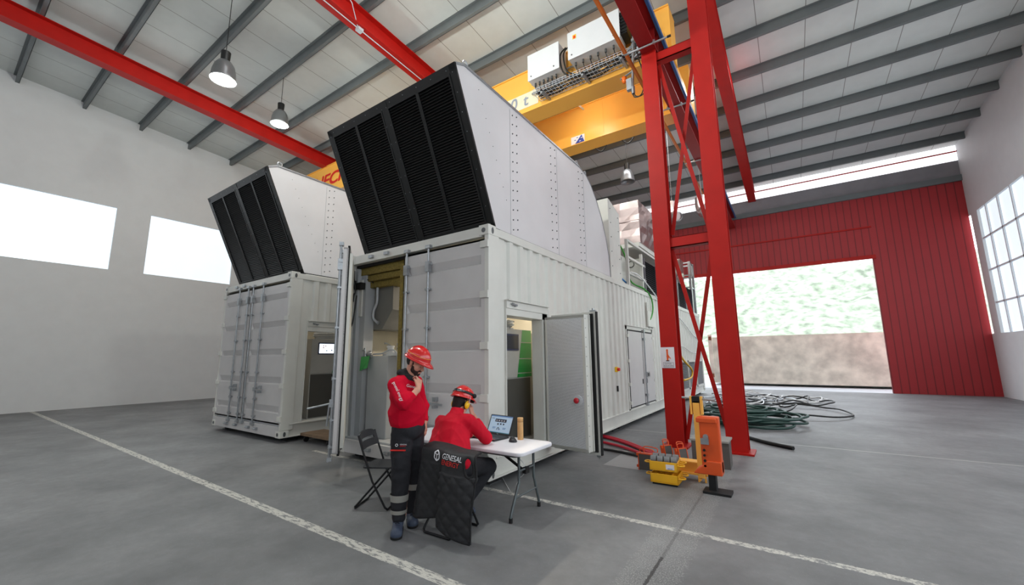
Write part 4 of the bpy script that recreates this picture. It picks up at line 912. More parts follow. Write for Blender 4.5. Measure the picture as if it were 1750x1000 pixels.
# ================================================================== table and what stands on it
TZ = 0.68
t = thing('folding_table', 'white plastic folding table with grey tube legs in front of the container', 'table', (0.0, -0.36, 0))
def rounded(x0, x1, y0, y1, r, n=6):
    out = []
    for cx, cy, a in ((x1-r, y1-r, 0), (x0+r, y1-r, PI/2), (x0+r, y0+r, PI), (x1-r, y0+r, 1.5*PI)):
        out += [(cx+r*math.cos(a+PI/2*i/n), cy+r*math.sin(a+PI/2*i/n)) for i in range(n+1)]
    return out
m_ = MB(); m_.prism(rounded(-0.95, 0.945, -0.705, -0.035, 0.07), 2, TZ-0.038, TZ); m_.build('tabletop', tablew, t, 0.010)
m_ = MB(); m_.prism(rounded(-0.90, 0.865, -0.66, -0.08, 0.05), 2, TZ-0.06, TZ-0.037); m_.build('apron', tleg, t)
for sx in (1, -1):
    X_ = 0.78 if sx > 0 else -0.81
    m_ = MB()
    for ya, yb in ((-0.50, -0.655), (-0.21, -0.11)): m_.tube([(X_, ya, TZ-0.04), (X_, ya, 0.36), (X_, ya+(yb-ya)*0.12, 0.31), (X_, yb-(yb-ya)*0.14, 0.10), (X_, yb, 0.05), (X_, yb, 0.03)], 0.0145, 10, 0, 3)
    m_.tube([(X_, -0.52, 0.20), (X_, -0.20, 0.23)], 0.011, 8) if False else m_.cyl((X_, -0.575, 0.21), (X_, -0.155, 0.21), 0.011, 8)
    m_.cyl((X_, -0.50, 0.45), (X_, -0.21, 0.45), 0.011, 8)
    lg = m_.build('leg_frame', tleg, t)
    for y in (-0.655, -0.11): m_ = MB(); m_.cyl((X_, y, 0.0), (X_, y, 0.045), 0.019, 10); m_.build('foot_cap', blackmat, lg)
    m_ = MB(); m_.bar((X_-sx*0.42, -0.36, TZ-0.06), (X_-sx*0.03, -0.355, 0.42), 0.022, 0.022); m_.box((X_-0.03, -0.39, 0.40), (X_+0.015, -0.32, 0.46)); m_.build('brace', blackmat, t)
t = thing('laptop', 'open black laptop showing a web page, on the white table', 'laptop', (0.17, -0.25, TZ))
ca = math.atan2(-0.04, 0.37)
Tl = Matrix.Translation((0.405, -0.13, TZ)) @ Matrix.Rotation(ca, 4, 'Z')
m_ = MB(); m_.prism(rounded(-0.375, 0.0, -0.26, 0.0, 0.012), 2, 0.002, 0.020); m_.build('base', laptop_m, t, 0.002, T=Tl)
m_ = MB()
for j in range(5):
    for i in range(15): m_.box((-0.35+0.0218*i, -0.13+0.0195*j, 0.020), (-0.35+0.0218*i+0.018, -0.13+0.0195*j+0.016, 0.0225))
m_.box((-0.24, -0.245, 0.0200), (-0.14, -0.175, 0.0208)); m_.build('keyboard', M('keys', (58, 60, 64), 0.5), t, T=Tl)
Ts = Tl @ Matrix.Translation((0, 0.0, 0.02)) @ Matrix.Rotation(math.radians(-24), 4, 'X')
m_ = MB(); m_.prism(rounded(-0.375, 0.0, 0.0, 0.235, 0.012), 1, -0.0, 0.009); m_.build('screen_lid', laptop_m, t, 0.002, T=Ts)
m_ = MB(); m_.quad((-0.36, -0.0008, 0.022), (-0.015, -0.0008, 0.022), (-0.015, -0.0008, 0.225), (-0.36, -0.0008, 0.225)); sc_ = m_.build('display', M('lcd', (166, 190, 212), 0.25, emit=0.22), t, T=Ts)
m_ = MB()
m_.box((-0.36, -0.0018, 0.212), (-0.015, -0.001, 0.225), 1); m_.box((-0.28, -0.0018, 0.150), (-0.10, -0.001, 0.186), 0); m_.box((-0.345, -0.0018, 0.187), (-0.30, -0.001, 0.192), 0)
for x, z in ((-0.235, 0.115), (-0.19, 0.118), (-0.145, 0.118)): m_.box((x, -0.0018, z), (x+0.022, -0.001, z+0.018), 0)
for x, z, w_ in ((-0.30, 0.08, 0.05), (-0.30, 0.068, 0.04), (-0.135, 0.08, 0.05), (-0.135, 0.068, 0.045), (-0.20, 0.06, 0.03)): m_.box((x, -0.0018, z), (x+w_, -0.001, z+0.007), 1)
m_.tube([(-0.225, -0.0015, 0.055), (-0.215, -0.0015, 0.08), (-0.195, -0.0015, 0.08), (-0.185, -0.0015, 0.055)], 0.004, 5, 0, 4)
for i in range(4): m_.box((-0.265+i*0.04, -0.0022, 0.160), (-0.245+i*0.04, -0.0018, 0.172), 2)
m_.box((-0.36, -0.0018, 0.022), (-0.015, -0.001, 0.030), 3)
m_.build('web_page', [M('page_dark', (40, 44, 66), 0.4), M('page_blue', (96, 130, 176), 0.4, emit=0.15), M('page_pale', (190, 190, 196), 0.4, emit=0.15), M('taskbar', (60, 120, 140), 0.4, emit=0.3)], sc_, T=Ts)
m_ = MB(); text_on(m_, 'DELL', 0.014, (-0.205, -0.0016, 0.006), (1, 0, 0), (0, 0, 1)); m_.build('lid_badge', greyt, t, T=Ts)
m_ = MB(); m_.box((-0.05, -0.245, 0.0200), (-0.015, -0.225, 0.0206), 0); m_.box((-0.075, -0.245, 0.0200), (-0.053, -0.225, 0.0206), 1); m_.build('palm_rest_stickers', [redt, whitet], t, T=Tl)
t = thing('computer_mouse', 'black sculpted vertical computer mouse right of the laptop', 'mouse', (0.56, -0.28, TZ))
m_ = MB(); m_.lathe([(0.0, 0.0), (0.045, 0.0), (0.05, 0.008), (0.046, 0.018), (0.036, 0.034), (0.024, 0.052), (0.012, 0.062), (0, 0.064)], (0, 0, 0), (0, 0, 1), 20)
for v in m_.v: v.x = v.x*1.0 - v.z*0.15; v.y *= 0.85
m_.xf(Matrix.Translation((0.56, -0.28, TZ))); m_.build('shell', laptop_m, t)
m_ = MB(); m_.ball((0.575, -0.31, TZ+0.028), (0.02, 0.006, 0.008)); m_.build('thumb_button', steel, t)
t = thing('bamboo_flask', 'tall bamboo vacuum flask standing at the back of the table', 'flask', (0.555, -0.12, TZ))
m_ = MB(); m_.lathe([(0.0, 0.0), (0.033, 0.0), (0.034, 0.003), (0.034, 0.195), (0.032, 0.198)], (0.555, -0.12, TZ), n=24); m_.build('body', bamboo, t)
m_ = MB(); m_.lathe([(0.032, 0.0), (0.0345, 0.002), (0.0345, 0.040), (0.031, 0.044), (0.0, 0.044)], (0.555, -0.12, TZ+0.2), n=24); m_.build('lid', bamboo, t)
m_ = MB(); m_.cyl((0.555, -0.12, TZ+0.196), (0.555, -0.12, TZ+0.202), 0.0325, 20); m_.build('joint_ring', M('bamboo_dark', (120, 84, 48), 0.5), t)
cable('power_cord', 'white power cord dropping from under the tabletop to the floor', [(0.56, -0.42, 0.62), (0.62, -0.40, 0.60), (0.68, -0.37, 0.55), (0.75, -0.35, 0.48), (0.73, -0.33, 0.38), (0.64, -0.30, 0.30), (0.42, -0.10, 0.08), (0.10, 0.25, 0.012), (-0.15, 0.5, 0.012)], 0.004, wcable, 'cord')
m_ = MB()
for q in range(4): m_.tube([(0.55+0.02*q, -0.42, 0.625), (0.60+0.02*q, -0.45, 0.575+0.008*q), (0.68, -0.44, 0.57), (0.76-0.01*q, -0.42, 0.60), (0.78, -0.40, 0.625)], 0.005, 5, 0, 5)
tag(m_.build('cable_bunch', black), 'bunch of thin black cables tucked under the right end of the table', 'cable')

# ================================================================== folding chairs
def folding_chair(label, loc, rz):
    t = thing('folding_chair', label, 'chair', (0, 0, 0), 'black folding chairs')
    h = 0.20
    for sx in (-1, 1):
        m_ = MB(); m_.tube([(sx*h, -0.21, 0.775), (sx*h, -0.155, 0.62), (sx*h, -0.03, 0.30), (sx*h, 0.13, 0.03)], 0.0115, 8); m_.build('leg', blackm, t)
        m_ = MB(); m_.tube([(sx*(h-0.024), 0.15, 0.435), (sx*(h-0.024), 0.08, 0.36), (sx*(h-0.024), -0.22, 0.03)], 0.0115, 8); m_.build('leg', blackm, t)
    m_ = MB(); m_.tube([(-h, 0.13, 0.035), (-h+0.02, 0.142, 0.012), (h-0.02, 0.142, 0.012), (h, 0.13, 0.035)], 0.0115, 8); m_.build('floor_bar', blackm, t)
    m_ = MB(); g = h-0.024; m_.tube([(-g, -0.22, 0.035), (-g+0.02, -0.232, 0.012), (g-0.02, -0.232, 0.012), (g, -0.22, 0.035)], 0.0115, 8); m_.build('floor_bar', blackm, t)
    m_ = MB(); m_.prism(rounded(-h+0.018, h-0.018, -0.17, 0.19, 0.05), 2, 0.425, 0.443); m_.build('seat', blackseat, t, 0.004)
    # backrest: curved plate with a slot
    m_ = MB(); n = 16; rows = [0.62, 0.655, 0.695, 0.725, 0.765, 0.788]
    def P(i, z, o):
        s_ = -1+2*i/n; x = s_*(h-0.004); y = -0.157-(z-0.62)*0.35-0.03*(1-s_*s_)+o
        zz = z+(0.014*(1-s_*s_) if z > 0.78 else 0) - (0.03*(abs(s_)**6) if z > 0.78 else 0)
        return (x, y, zz)
    for o, flip in ((0.0, False), (0.014, True)):
        for j in range(len(rows)-1):
            for i in range(n):
                if j == 2 and 2 <= i < n-2: continue
                q = [P(i, rows[j], o), P(i+1, rows[j], o), P(i+1, rows[j+1], o), P(i, rows[j+1], o)]
                m_.add(q, [(0, 1, 2, 3) if not flip else (3, 2, 1, 0)])
    for j in (0, len(rows)-1):
        for i in range(n): m_.add([P(i, rows[j], 0), P(i+1, rows[j], 0), P(i+1, rows[j], 0.014), P(i, rows[j], 0.014)], [(0, 1, 2, 3)])
    for i in range(2, n-2):
        for j in (2, 3): m_.add([P(i, rows[j], 0), P(i+1, rows[j], 0), P(i+1, rows[j], 0.014), P(i, rows[j], 0.014)], [(0, 1, 2, 3)])
    for i in (2, n-2): m_.add([P(i, rows[2], 0), P(i, rows[3], 0), P(i, rows[3], 0.014), P(i, rows[2], 0.014)], [(0, 1, 2, 3)])
    m_.build('backrest', blackseat, t)
    t.location = loc; t.rotation_euler = (0, 0, rz)
    return t
blackm = M('chair_tube_black', (26, 27, 30), 0.35, 0.3); blackseat = M('chair_plastic_black', (40, 42, 46), 0.4)
c1 = folding_chair('empty black folding chair left of the standing man', (-0.735, -1.015, 0), math.radians(-62))
c2 = dup(c1, (0.375, -1.045, 0), 'black folding chair under the seated man with a vest over its back', None, math.radians(2))

# ================================================================== implicit surfaces for bodies and clothes
import openvdb
def frame(f, u):
    f = Vector(f).normalized(); u = Vector(u); s_ = f.cross(u).normalized(); u = s_.cross(f)
    return Matrix((f, s_, u)).transposed()           # columns: forward, right side, up
def sdf(name, prims, mat, parent, vox=0.008, k=0.02, cuts=(), noise=0.0, nf=30.0, noise2=0.0):
    lo = np.array([1e9]*3); hi = -lo
    for p in prims:
        if p[0] == 'c': pts = [np.array(p[1]), np.array(p[2])]; r = max(p[3], p[4])
        else: pts = [np.array(p[1])]; r = max(p[2])
        for q in pts: lo = np.minimum(lo, q-r); hi = np.maximum(hi, q+r)
    pad = k+3*vox+noise*2+noise2*2; lo -= pad; hi += pad
    n = np.ceil((hi-lo)/vox).astype(int)+1
    F = np.full(n, 0.5, dtype=np.float32)
    ax = [lo[i]+vox*np.arange(n[i]) for i in range(3)]
    for p in prims:
        if p[0] == 'c':
            a, b = np.array(p[1], float), np.array(p[2], float); r0, r1 = p[3], p[4]; kk = p[5] if len(p) > 5 else k
            bl = np.minimum(a, b)-max(r0, r1); bh = np.maximum(a, b)+max(r0, r1)
        else:
            c = np.array(p[1], float); R = np.array(p[3]) if len(p) > 3 and p[3] is not None else np.eye(3); kk = p[4] if len(p) > 4 else k
            bl = c-max(p[2]); bh = c+max(p[2])
        mg = kk+2*vox+0.02
        i0 = np.clip(((bl-mg-lo)/vox).astype(int), 0, n-1); i1 = np.clip(((bh+mg-lo)/vox).astype(int)+2, 1, n)
        sl = tuple(slice(i0[i], i1[i]) for i in range(3))
        G = np.meshgrid(*[ax[i][sl[i]] for i in range(3)], indexing='ij')
        if p[0] == 'c':
            d = b-a; L2 = max(1e-9, d@d); q = [G[i]-a[i] for i in range(3)]
            tt = np.clip((q[0]*d[0]+q[1]*d[1]+q[2]*d[2])/L2, 0, 1)
            D = np.sqrt(sum((q[i]-tt*d[i])**2 for i in range(3)))-(r0+(r1-r0)*tt)
        else:
            q = [G[i]-c[i] for i in range(3)]; rr_ = p[2]
            l = [sum(R[i][j]*q[i] for i in range(3)) for j in range(3)]
            k0 = np.sqrt(sum((l[j]/rr_[j])**2 for j in range(3))); k1 = np.sqrt(sum((l[j]/rr_[j]**2)**2 for j in range(3)))+1e-9
            D = k0*(k0-1)/k1
        A = F[sl]; h = np.maximum(kk-np.abs(A-D), 0)/kk
        F[sl] = np.minimum(A, D)-h*h*kk*0.25
    G = np.meshgrid(*ax, indexing='ij')
    if noise:
        rs = np.random.RandomState(hash_name(name)); W = 0
        for i in range(7):
            d = rs.normal(size=3); d /= np.linalg.norm(d); ph = rs.uniform(0, 6, 2); f_ = nf*rs.uniform(0.6, 1.5)
            e = rs.normal(size=3); e /= np.linalg.norm(e)
            W = W+(1-np.abs(np.sin((G[0]*d[0]+G[1]*d[1]+G[2]*d[2])*f_+ph[0]+1.3*np.sin((G[0]*e[0]+G[1]*e[1]+G[2]*e[2])*f_*0.45+ph[1]))))**3
        F = F-(noise*(W/7-0.25)*3).astype(np.float32)
    for c in cuts:
        pt, nr = np.array(c[0], float), np.array(c[1], float); nr = nr/np.linalg.norm(nr)
        C_ = (G[0]-pt[0])*nr[0]+(G[1]-pt[1])*nr[1]+(G[2]-pt[2])*nr[2]
        if len(c) > 2: C_ = np.minimum(C_, 1e3*(c[2]**2-((G[0]-pt[0])**2+(G[1]-pt[1])**2+(G[2]-pt[2])**2)))
        F = np.maximum(F, C_)
    g = openvdb.FloatGrid(0.5); g.copyFromArray(np.ascontiguousarray(F, dtype=np.float32)); g.transform = openvdb.createLinearTransform(voxelSize=vox)
    P, tri, quad = g.convertToPolygons(isovalue=0.0, adaptivity=0.0)
    P = np.asarray(P)+lo
    m_ = MB(); m_.v = [Vector(v) for v in P.tolist()]; m_.f = [list(reversed(q)) for q in quad.tolist()]+[list(reversed(q)) for q in tri.tolist()]
    m_.m = [0]*len(m_.f); m_.sm = [True]*len(m_.f)
    o = m_.build(name, mat, parent)
    me = o.data
    # make sure the normals point outwards
    vol = 0.0
    for pl in list(me.polygons)[::7]: vol += pl.center.dot(pl.normal)*0+(pl.normal.dot(pl.center-Vector(np.mean(P, 0)-np.array(parent.matrix_world.translation if False else (0, 0, 0)))))*0
    return o
def hash_name(s): return sum(ord(c)*(i+3) for i, c in enumerate(s)) % 9973
def hard_hat(parent, c, f, u, mat, rf=0.138, rs=0.112, h=0.125, brim=0.05, band=True):
    R = frame(f, u); c = Vector(c); nph, nth = 48, 14
    def surf(th, ph, s_=1.0):
        x = math.cos(ph)*math.sin(th)*rf; y = math.sin(ph)*math.sin(th)*rs; z = math.cos(th)*h
        ridge = 0.006*math.exp(-(y/0.016)**2)*max(0, math.cos(th))**0.3
        return Vector((x*s_, y*s_, (z+ridge)*s_))
    m_ = MB(); vs_ = []
    for i in range(nth+1):
        for j in range(nph): vs_.append(surf(PI/2*i/nth, 2*PI*j/nph))
    for (o1, dz, bf) in ((0.010, -0.006, 0.35), (0.014, -0.018, 1.0), (0.010, -0.020, 0.95), (-0.006, -0.010, 0.0), (-0.008, 0.02, 0.0)):
        for j in range(nph):
            ph = 2*PI*j/nph; k_ = max(0, math.cos(ph))**2.5*brim*bf
            p = surf(PI/2, ph); rr_ = p.xy.length; q = p.xy/rr_
            vs_.append(Vector((q.x*(rr_+o1)+k_, q.y*(rr_+o1), dz-0.35*k_)))
    n = nth+1+5
    m_.add([c+R @ v for v in vs_], [(i*nph+j, (i+1)*nph+j, (i+1)*nph+(j+1) % nph, i*nph+(j+1) % nph) for i in range(n-1) for j in range(nph)], 0, True)
    hat = m_.build('hard_hat', mat, parent)
    return hat, R, surf
def skin_head(c, f, u, s=1.0):
    """prims of a head with face; c = centre of the cranium"""
    R = frame(f, u); c = Vector(c)
    def L(x, y, z): return tuple(c+R @ Vector((x*s, y*s, z*s)))
    Rn = [[R[i][j] for j in range(3)] for i in range(3)]
    P = [('e', L(0, 0, 0.02), (0.096*s, 0.076*s, 0.098*s), Rn), ('e', L(0.022, 0, -0.055), (0.070*s, 0.060*s, 0.068*s), Rn), ('e', L(0.052, 0, -0.095), (0.036*s, 0.040*s, 0.026*s), Rn),
         ('c', L(0.088, 0, 0.005), L(0.112, 0, -0.036), 0.009*s, 0.013*s, 0.012), ('c', L(0.106, -0.012, -0.040), L(0.106, 0.012, -0.040), 0.009*s, 0.009*s, 0.008),
         ('c', L(0.082, -0.030, 0.020), L(0.082, 0.030, 0.020), 0.014*s, 0.014*s, 0.015), ('c', L(0.089, -0.020, -0.066), L(0.089, 0.020, -0.066), 0.008*s, 0.008*s, 0.008),
         ('c', L(0.086, -0.016, -0.078), L(0.086, 0.016, -0.078), 0.008*s, 0.008*s, 0.006)]
    for sy in (-1, 1):
        P += [('e', L(0.06, sy*0.036, -0.03), (0.03*s, 0.026*s, 0.03*s), Rn, 0.02), ('c', L(-0.006, sy*0.078, 0.012), L(0.0, sy*0.076, -0.036), 0.012*s, 0.008*s, 0.008), ('c', L(0.008, sy*0.078, 0.012), L(0.004, sy*0.075, -0.02), 0.007*s, 0.006*s, 0.006)]
    return P, L, Rn
def eyes(parent, L, nm='eye'):
    for sy in (-1, 1):
        m_ = MB(); m_.ball(L(0.078, sy*0.031, -0.004), 0.0125); o = m_.build(nm, M('eye_white', (200, 190, 186), 0.3), parent)
        m_ = MB(); m_.ball(L(0.0855, sy*0.031, -0.008), 0.0065); m_.build('iris', M('iris_dark', (40, 28, 22), 0.2), o)
        m_ = MB(); m_.tube([L(0.085, sy*0.012, 0.018), L(0.090, sy*0.03, 0.026), L(0.080, sy*0.050, 0.020)], 0.0042, 6, 0, 4); m_.build('eyebrow', hair, parent)
def hand(palm_c, fdir, pdir, side, curls, s=1.0, thumb=None):
    """palm centre, finger direction, palm-facing direction, side=+1 thumb on frame-side; curls: list of 4 bend angles (deg)"""
    f = Vector(fdir).normalized(); p = Vector(pdir); p = (p-f*p.dot(f)).normalized(); w_ = f.cross(p).normalized()*side   # w_: towards the thumb
    c = Vector(palm_c); P = []
    for i in range(4):
        o = (1.5-i)*0.0195*s
        P.append(('c', tuple(c-f*0.040*s+w_*o*0.75), tuple(c+f*0.038*s+w_*o), 0.0135*s, 0.0115*s, 0.010))
    lens = [0.066, 0.074, 0.069, 0.054]
    for i in range(4):
        o = (1.5-i)*0.0195*s; a = 0; q = c+f*0.040*s+w_*o; segs = [0.46, 0.30, 0.24]
        for j, sg_ in enumerate(segs):
            a += math.radians(curls[i])*(0.8, 1.1, 0.7)[j]
            d = f*math.cos(a)+p*math.sin(a); e = q+d*lens[i]*sg_*s*1.05
            P.append(('c', tuple(q), tuple(e), (0.0088-0.0008*j)*s, (0.0082-0.0008*j)*s, 0.0035)); q = e
    b = c-f*0.030*s+w_*0.026*s; th = Vector(thumb).normalized() if thumb is not None else (f*0.55+w_*0.55+p*0.6).normalized()
    m1 = b+th*0.040*s; m2 = m1+(th*0.6+f*0.5+p*0.2).normalized()*0.030*s
    P += [('c', tuple(b), tuple(m1), 0.0135*s, 0.0105*s, 0.008), ('c', tuple(m1), tuple(m2), 0.0100*s, 0.0085*s, 0.004)]
    return P

# ------------------------------------------------------------------ the standing man
RR, NN = Vector((math.cos(YAW), math.sin(YAW), 0)), Vector((-math.sin(YAW), math.cos(YAW), 0))
B0 = Vector((0.03, -1.28, 0))
def W(r, a, z): return tuple(B0+RR*r+NN*a+Vector((0, 0, z)))
def WD(r, a, z): return RR*r+NN*a+Vector((0, 0, z))
man = thing('person', 'standing man in red sweatshirt and red helmet with a hand at his chin', 'person', (0.03, -1.28, 0))
hf = WD(0.90*math.cos(0.42), -0.30*math.cos(0.42), -math.sin(0.42)); hu = Vector((0, 0, 1))
hc = Vector(W(0.012, -0.01, 1.575))
hp, HL, HR = skin_head(hc, hf, hu)
neck = [('c', W(-0.02, 0.0, 1.50), W(-0.085, 0.0, 1.36), 0.058, 0.066, 0.03)]
wr = Vector(W(0.083, -0.20, 1.315)); el = Vector(W(0.0, -0.29, 1.205))
fa = (wr-el).normalized()
hdir = WD(-0.05, 0.50, 0.95).normalized()
palm = Vector(W(0.088, -0.165, 1.375))
hd = hand(palm, hdir, WD(-0.75, 0.45, 0.1), 1, [46, 52, 60, 66], 0.98, thumb=WD(-0.45, 0.35, 0.8))
armb = [('c', tuple(el), tuple(wr), 0.040, 0.027, 0.02), ('c', tuple(wr), tuple(palm-hdir*0.03), 0.026, 0.022, 0.02)]
body = [('c', W(-0.09, -0.09, 1.32), W(-0.07, 0.09, 1.32), 0.055, 0.055), ('c', W(-0.08, 0, 1.32), W(-0.05, 0, 0.92), 0.08, 0.09),
        ('c', W(-0.06, -0.06, 0.9), W(-0.07, -0.06, 0.15), 0.08, 0.045), ('c', W(0.0, 0.07, 0.9), W(-0.01, 0.12, 0.15), 0.08, 0.045),
        ('c', W(-0.11, -0.16, 1.34), tuple(el), 0.042, 0.038), ('c', W(-0.01, 0.17, 1.34), W(0.03, 0.21, 1.1), 0.036, 0.03), ('c', W(0.03, 0.21, 1.1), W(0.10, 0.12, 0.97), 0.028, 0.024)]
bodyo = sdf('body', hp+neck+body+armb+hd+hand(W(0.105, 0.10, 0.93), WD(0.15, -0.2, -1), WD(-1, 0, 0), 1, [20, 22, 24, 26]), skin, man, 0.0045, 0.022)
eyes(man, HL)
def headcover(name, parent, L, Rn, mat, prims, cuts=(), vox=0.0045, k=0.01, noise=0.0, nf=80):
    return sdf(name, prims, mat, parent, vox, k, cuts, noise, nf)
headcover('hair', man, HL, HR, hair, [('e', HL(-0.008, 0, 0.022), (0.096, 0.080, 0.094), HR)], [(HL(0.03, 0, 0), tuple(Vector(HL(1, 0, 0.5))-Vector(HL(0, 0, 0)))), (HL(0, 0, -0.035), tuple(-(Vector(HL(-0.25, 0, 1))-Vector(HL(0, 0, 0)))))])
headcover('beard', man, HL, HR, M('beard', (50, 34, 28), 0.8, var=0.3, scale=90, bump=0.5, bscale=200), [('e', HL(0.026, 0, -0.066), (0.0695, 0.0655, 0.064), HR), ('e', HL(0.056, 0, -0.097), (0.040, 0.044, 0.030), HR), ('c', HL(0.089, -0.022, -0.055), HL(0.089, 0.022, -0.055), 0.011, 0.011, 0.004), ('c', HL(0.022, -0.068, 0.0), HL(0.034, -0.058, -0.06), 0.013, 0.016, 0.01), ('c', HL(0.022, 0.068, 0.0), HL(0.034, 0.058, -0.06), 0.013, 0.016, 0.01)],
          [(HL(0.0, 0, -0.012), tuple((Vector(HL(0.38, 0, 1.0))-Vector(HL(0, 0, 0))))), (HL(0.006, 0, 0), tuple((Vector(HL(-1, 0, 0.15))-Vector(HL(0, 0, 0)))))])
# neck warmer
sdf('neck_warmer', [('c', W(-0.125, -0.06, 1.475), W(-0.03, -0.085, 1.415), 0.030, 0.032), ('c', W(-0.03, -0.085, 1.415), W(0.02, -0.03, 1.375), 0.032, 0.034), ('c', W(0.02, -0.03, 1.375), W(0.0, 0.06, 1.40), 0.034, 0.032), ('c', W(0.0, 0.06, 1.40), W(-0.1, 0.06, 1.47), 0.032, 0.03), ('c', W(-0.1, 0.06, 1.47), W(-0.125, -0.06, 1.475), 0.03, 0.03), ('c', W(-0.075, 0.0, 1.45), W(-0.06, 0.0, 1.37), 0.07, 0.09)], blkcl, man, 0.006, 0.03, noise=0.0035, nf=50)
# sweatshirt
sweat = sdf('sweatshirt', [('e', W(-0.055, 0, 1.09), (0.180, 0.205, 0.20), [[RR.x, NN.x, 0], [RR.y, NN.y, 0], [0, 0, 1]]), ('e', W(-0.088, 0, 1.27), (0.148, 0.205, 0.20), [[RR.x, NN.x, 0], [RR.y, NN.y, 0], [0, 0, 1]]),
    ('c', W(-0.125, -0.13, 1.36), W(-0.05, 0.14, 1.37), 0.085, 0.08), ('c', W(-0.095, 0, 1.37), W(-0.075, 0, 1.43), 0.10, 0.075), ('e', W(-0.05, 0, 1.0), (0.172, 0.185, 0.14), [[RR.x, NN.x, 0], [RR.y, NN.y, 0], [0, 0, 1]]),
    ('c', W(-0.135, -0.175, 1.36), W(-0.02, -0.31, 1.215), 0.082, 0.076, 0.014), ('c', W(-0.02, -0.31, 1.215), W(0.042, -0.25, 1.262), 0.074, 0.052, 0.02),
    ('c', W(-0.02, 0.18, 1.36), W(0.04, 0.23, 1.12), 0.07, 0.06), ('c', W(0.04, 0.23, 1.12), W(0.095, 0.13, 0.99), 0.055, 0.042)],
    redcl, man, 0.0065, 0.03, cuts=[(W(0, 0, 0.955), (0, 0, -1)), (W(0.050, -0.238, 1.272), tuple(fa), 0.075)], noise=0.012, nf=15)
bpy.context.view_layer.update()
# trousers
sdf('trousers', [('e', W(-0.045, 0.0, 0.93), (0.166, 0.18, 0.13), [[RR.x, NN.x, 0], [RR.y, NN.y, 0], [0, 0, 1]]), ('c', W(-0.085, -0.06, 0.88), W(-0.082, -0.09, 0.50), 0.112, 0.088), ('c', W(-0.082, -0.09, 0.50), W(-0.09, -0.09, 0.14), 0.090, 0.066),
    ('c', W(-0.005, 0.07, 0.90), W(0.01, 0.09, 0.52), 0.118, 0.078), ('c', W(0.01, 0.09, 0.52), W(-0.02, 0.12, 0.13), 0.078, 0.058), ('c', W(-0.085, -0.135, 0.68), W(-0.075, -0.135, 0.60), 0.062, 0.058)],
    trou, man, 0.0065, 0.012, cuts=[(W(0, 0, 0.075), (0, 0, -1)), (W(0, 0, 0.985), (0, 0, 1))], noise=0.009, nf=17)
for z0_, z1_, c_, r_ in ((0.285, 0.345, (-0.087, -0.092), 0.083), (0.175, 0.21, (-0.09, -0.09), 0.075), (0.33, 0.385, (0.0, 0.107), 0.076)):
    m_ = MB(); m_.cyl(W(c_[0], c_[1], z0_), W(c_[0]+0.001, c_[1], z1_), r_, 24, 0, r_+0.004, False); m_.build('reflective_band', refl, man)
m_ = MB(); m_.bar(W(-0.165, -0.172, 0.755), W(-0.02, -0.182, 0.755), 0.02, 0.010, 0); m_.build('pocket_piping', redt, man)
# boots
def bootmesh(heel, toe, nm):
    heel = Vector(heel); toe = Vector(toe); d = (toe-heel).normalized(); an = heel+Vector((0, 0, 0.11))+d*0.02
    b_ = sdf(nm, [('c', tuple(heel+Vector((0, 0, 0.05))), tuple(toe-d*0.05+Vector((0, 0, 0.045))), 0.044, 0.046), ('c', tuple(an+Vector((0, 0, -0.03))), tuple(an+Vector((0, 0, 0.03))), 0.052, 0.054), ('c', tuple(an), tuple(heel+d*0.13+Vector((0, 0, 0.05))), 0.046, 0.042), ('e', tuple(toe-d*0.045+Vector((0, 0, 0.04))), (0.052, 0.052, 0.045))], boot, man, 0.006, 0.02, cuts=[(tuple(heel+Vector((0, 0, 0.018))), (0, 0, -1))])
    sdf('sole', [('c', tuple(heel+Vector((0, 0, 0.015))), tuple(toe-d*0.05+Vector((0, 0, 0.015))), 0.050, 0.054)], blackmat, b_, 0.006, 0.01, cuts=[(tuple(heel+Vector((0, 0, 0.002))), (0, 0, -1)), (tuple(heel+Vector((0, 0, 0.028))), (0, 0, 1))])
    m_ = MB()
    for i in range(4):
        q = heel+d*(0.09+0.018*i)+Vector((0, 0, 0.125-0.012*i)); s_ = d.cross(Vector((0, 0, 1)))
        m_.tube([q-s_*0.022, q+Vector((0, 0, 0.006)), q+s_*0.022], 0.0035, 5)
    m_.build('laces', black, b_)
bootmesh(W(-0.105, -0.03, 0), W(-0.06, -0.27, 0), 'boot'); bootmesh(W(-0.03, 0.17, 0), W(0.035, -0.02, 0), 'boot')
# helmet
hat, HRm, hs = hard_hat(man, HL(0.012, 0, 0.052), hf+Vector((0, 0, 0.02)), hu, helm)
m_ = MB(); cc = Vector(HL(0.012, 0, 0.052)); pts = []
for j in range(25):
    ph = -PI*0.98+2*PI*0.98*j/24; v = hs(PI/2*0.80, ph); pts.append(cc+HRm @ (Vector((v.x*1.012, v.y*1.012, v.z-0.0))))
m_.tube(pts, 0.0028, 5, 0, 2); m_.build('piping', M('helmet_trim', (236, 150, 50), 0.4), hat)
m_ = MB(); m_.tube([HL(-0.10, 0.05, 0.03), HL(-0.115, 0, 0.02), HL(-0.10, -0.05, 0.03), HL(-0.04, -0.085, 0.04), HL(0.04, -0.085, 0.045)], 0.012, 6, 0, 5); m_.build('suspension_band', blackmat, hat)
m_ = MB()
for i in range(7):
    v = hs(PI/2*0.30, -1.3+0.12*i*1.2); m_.ball(cc+HRm @ Vector((v.x*1.0, v.y*1.0, v.z*1.01)), 0.004)
m_.build('vent_slots', blackmat, hat)
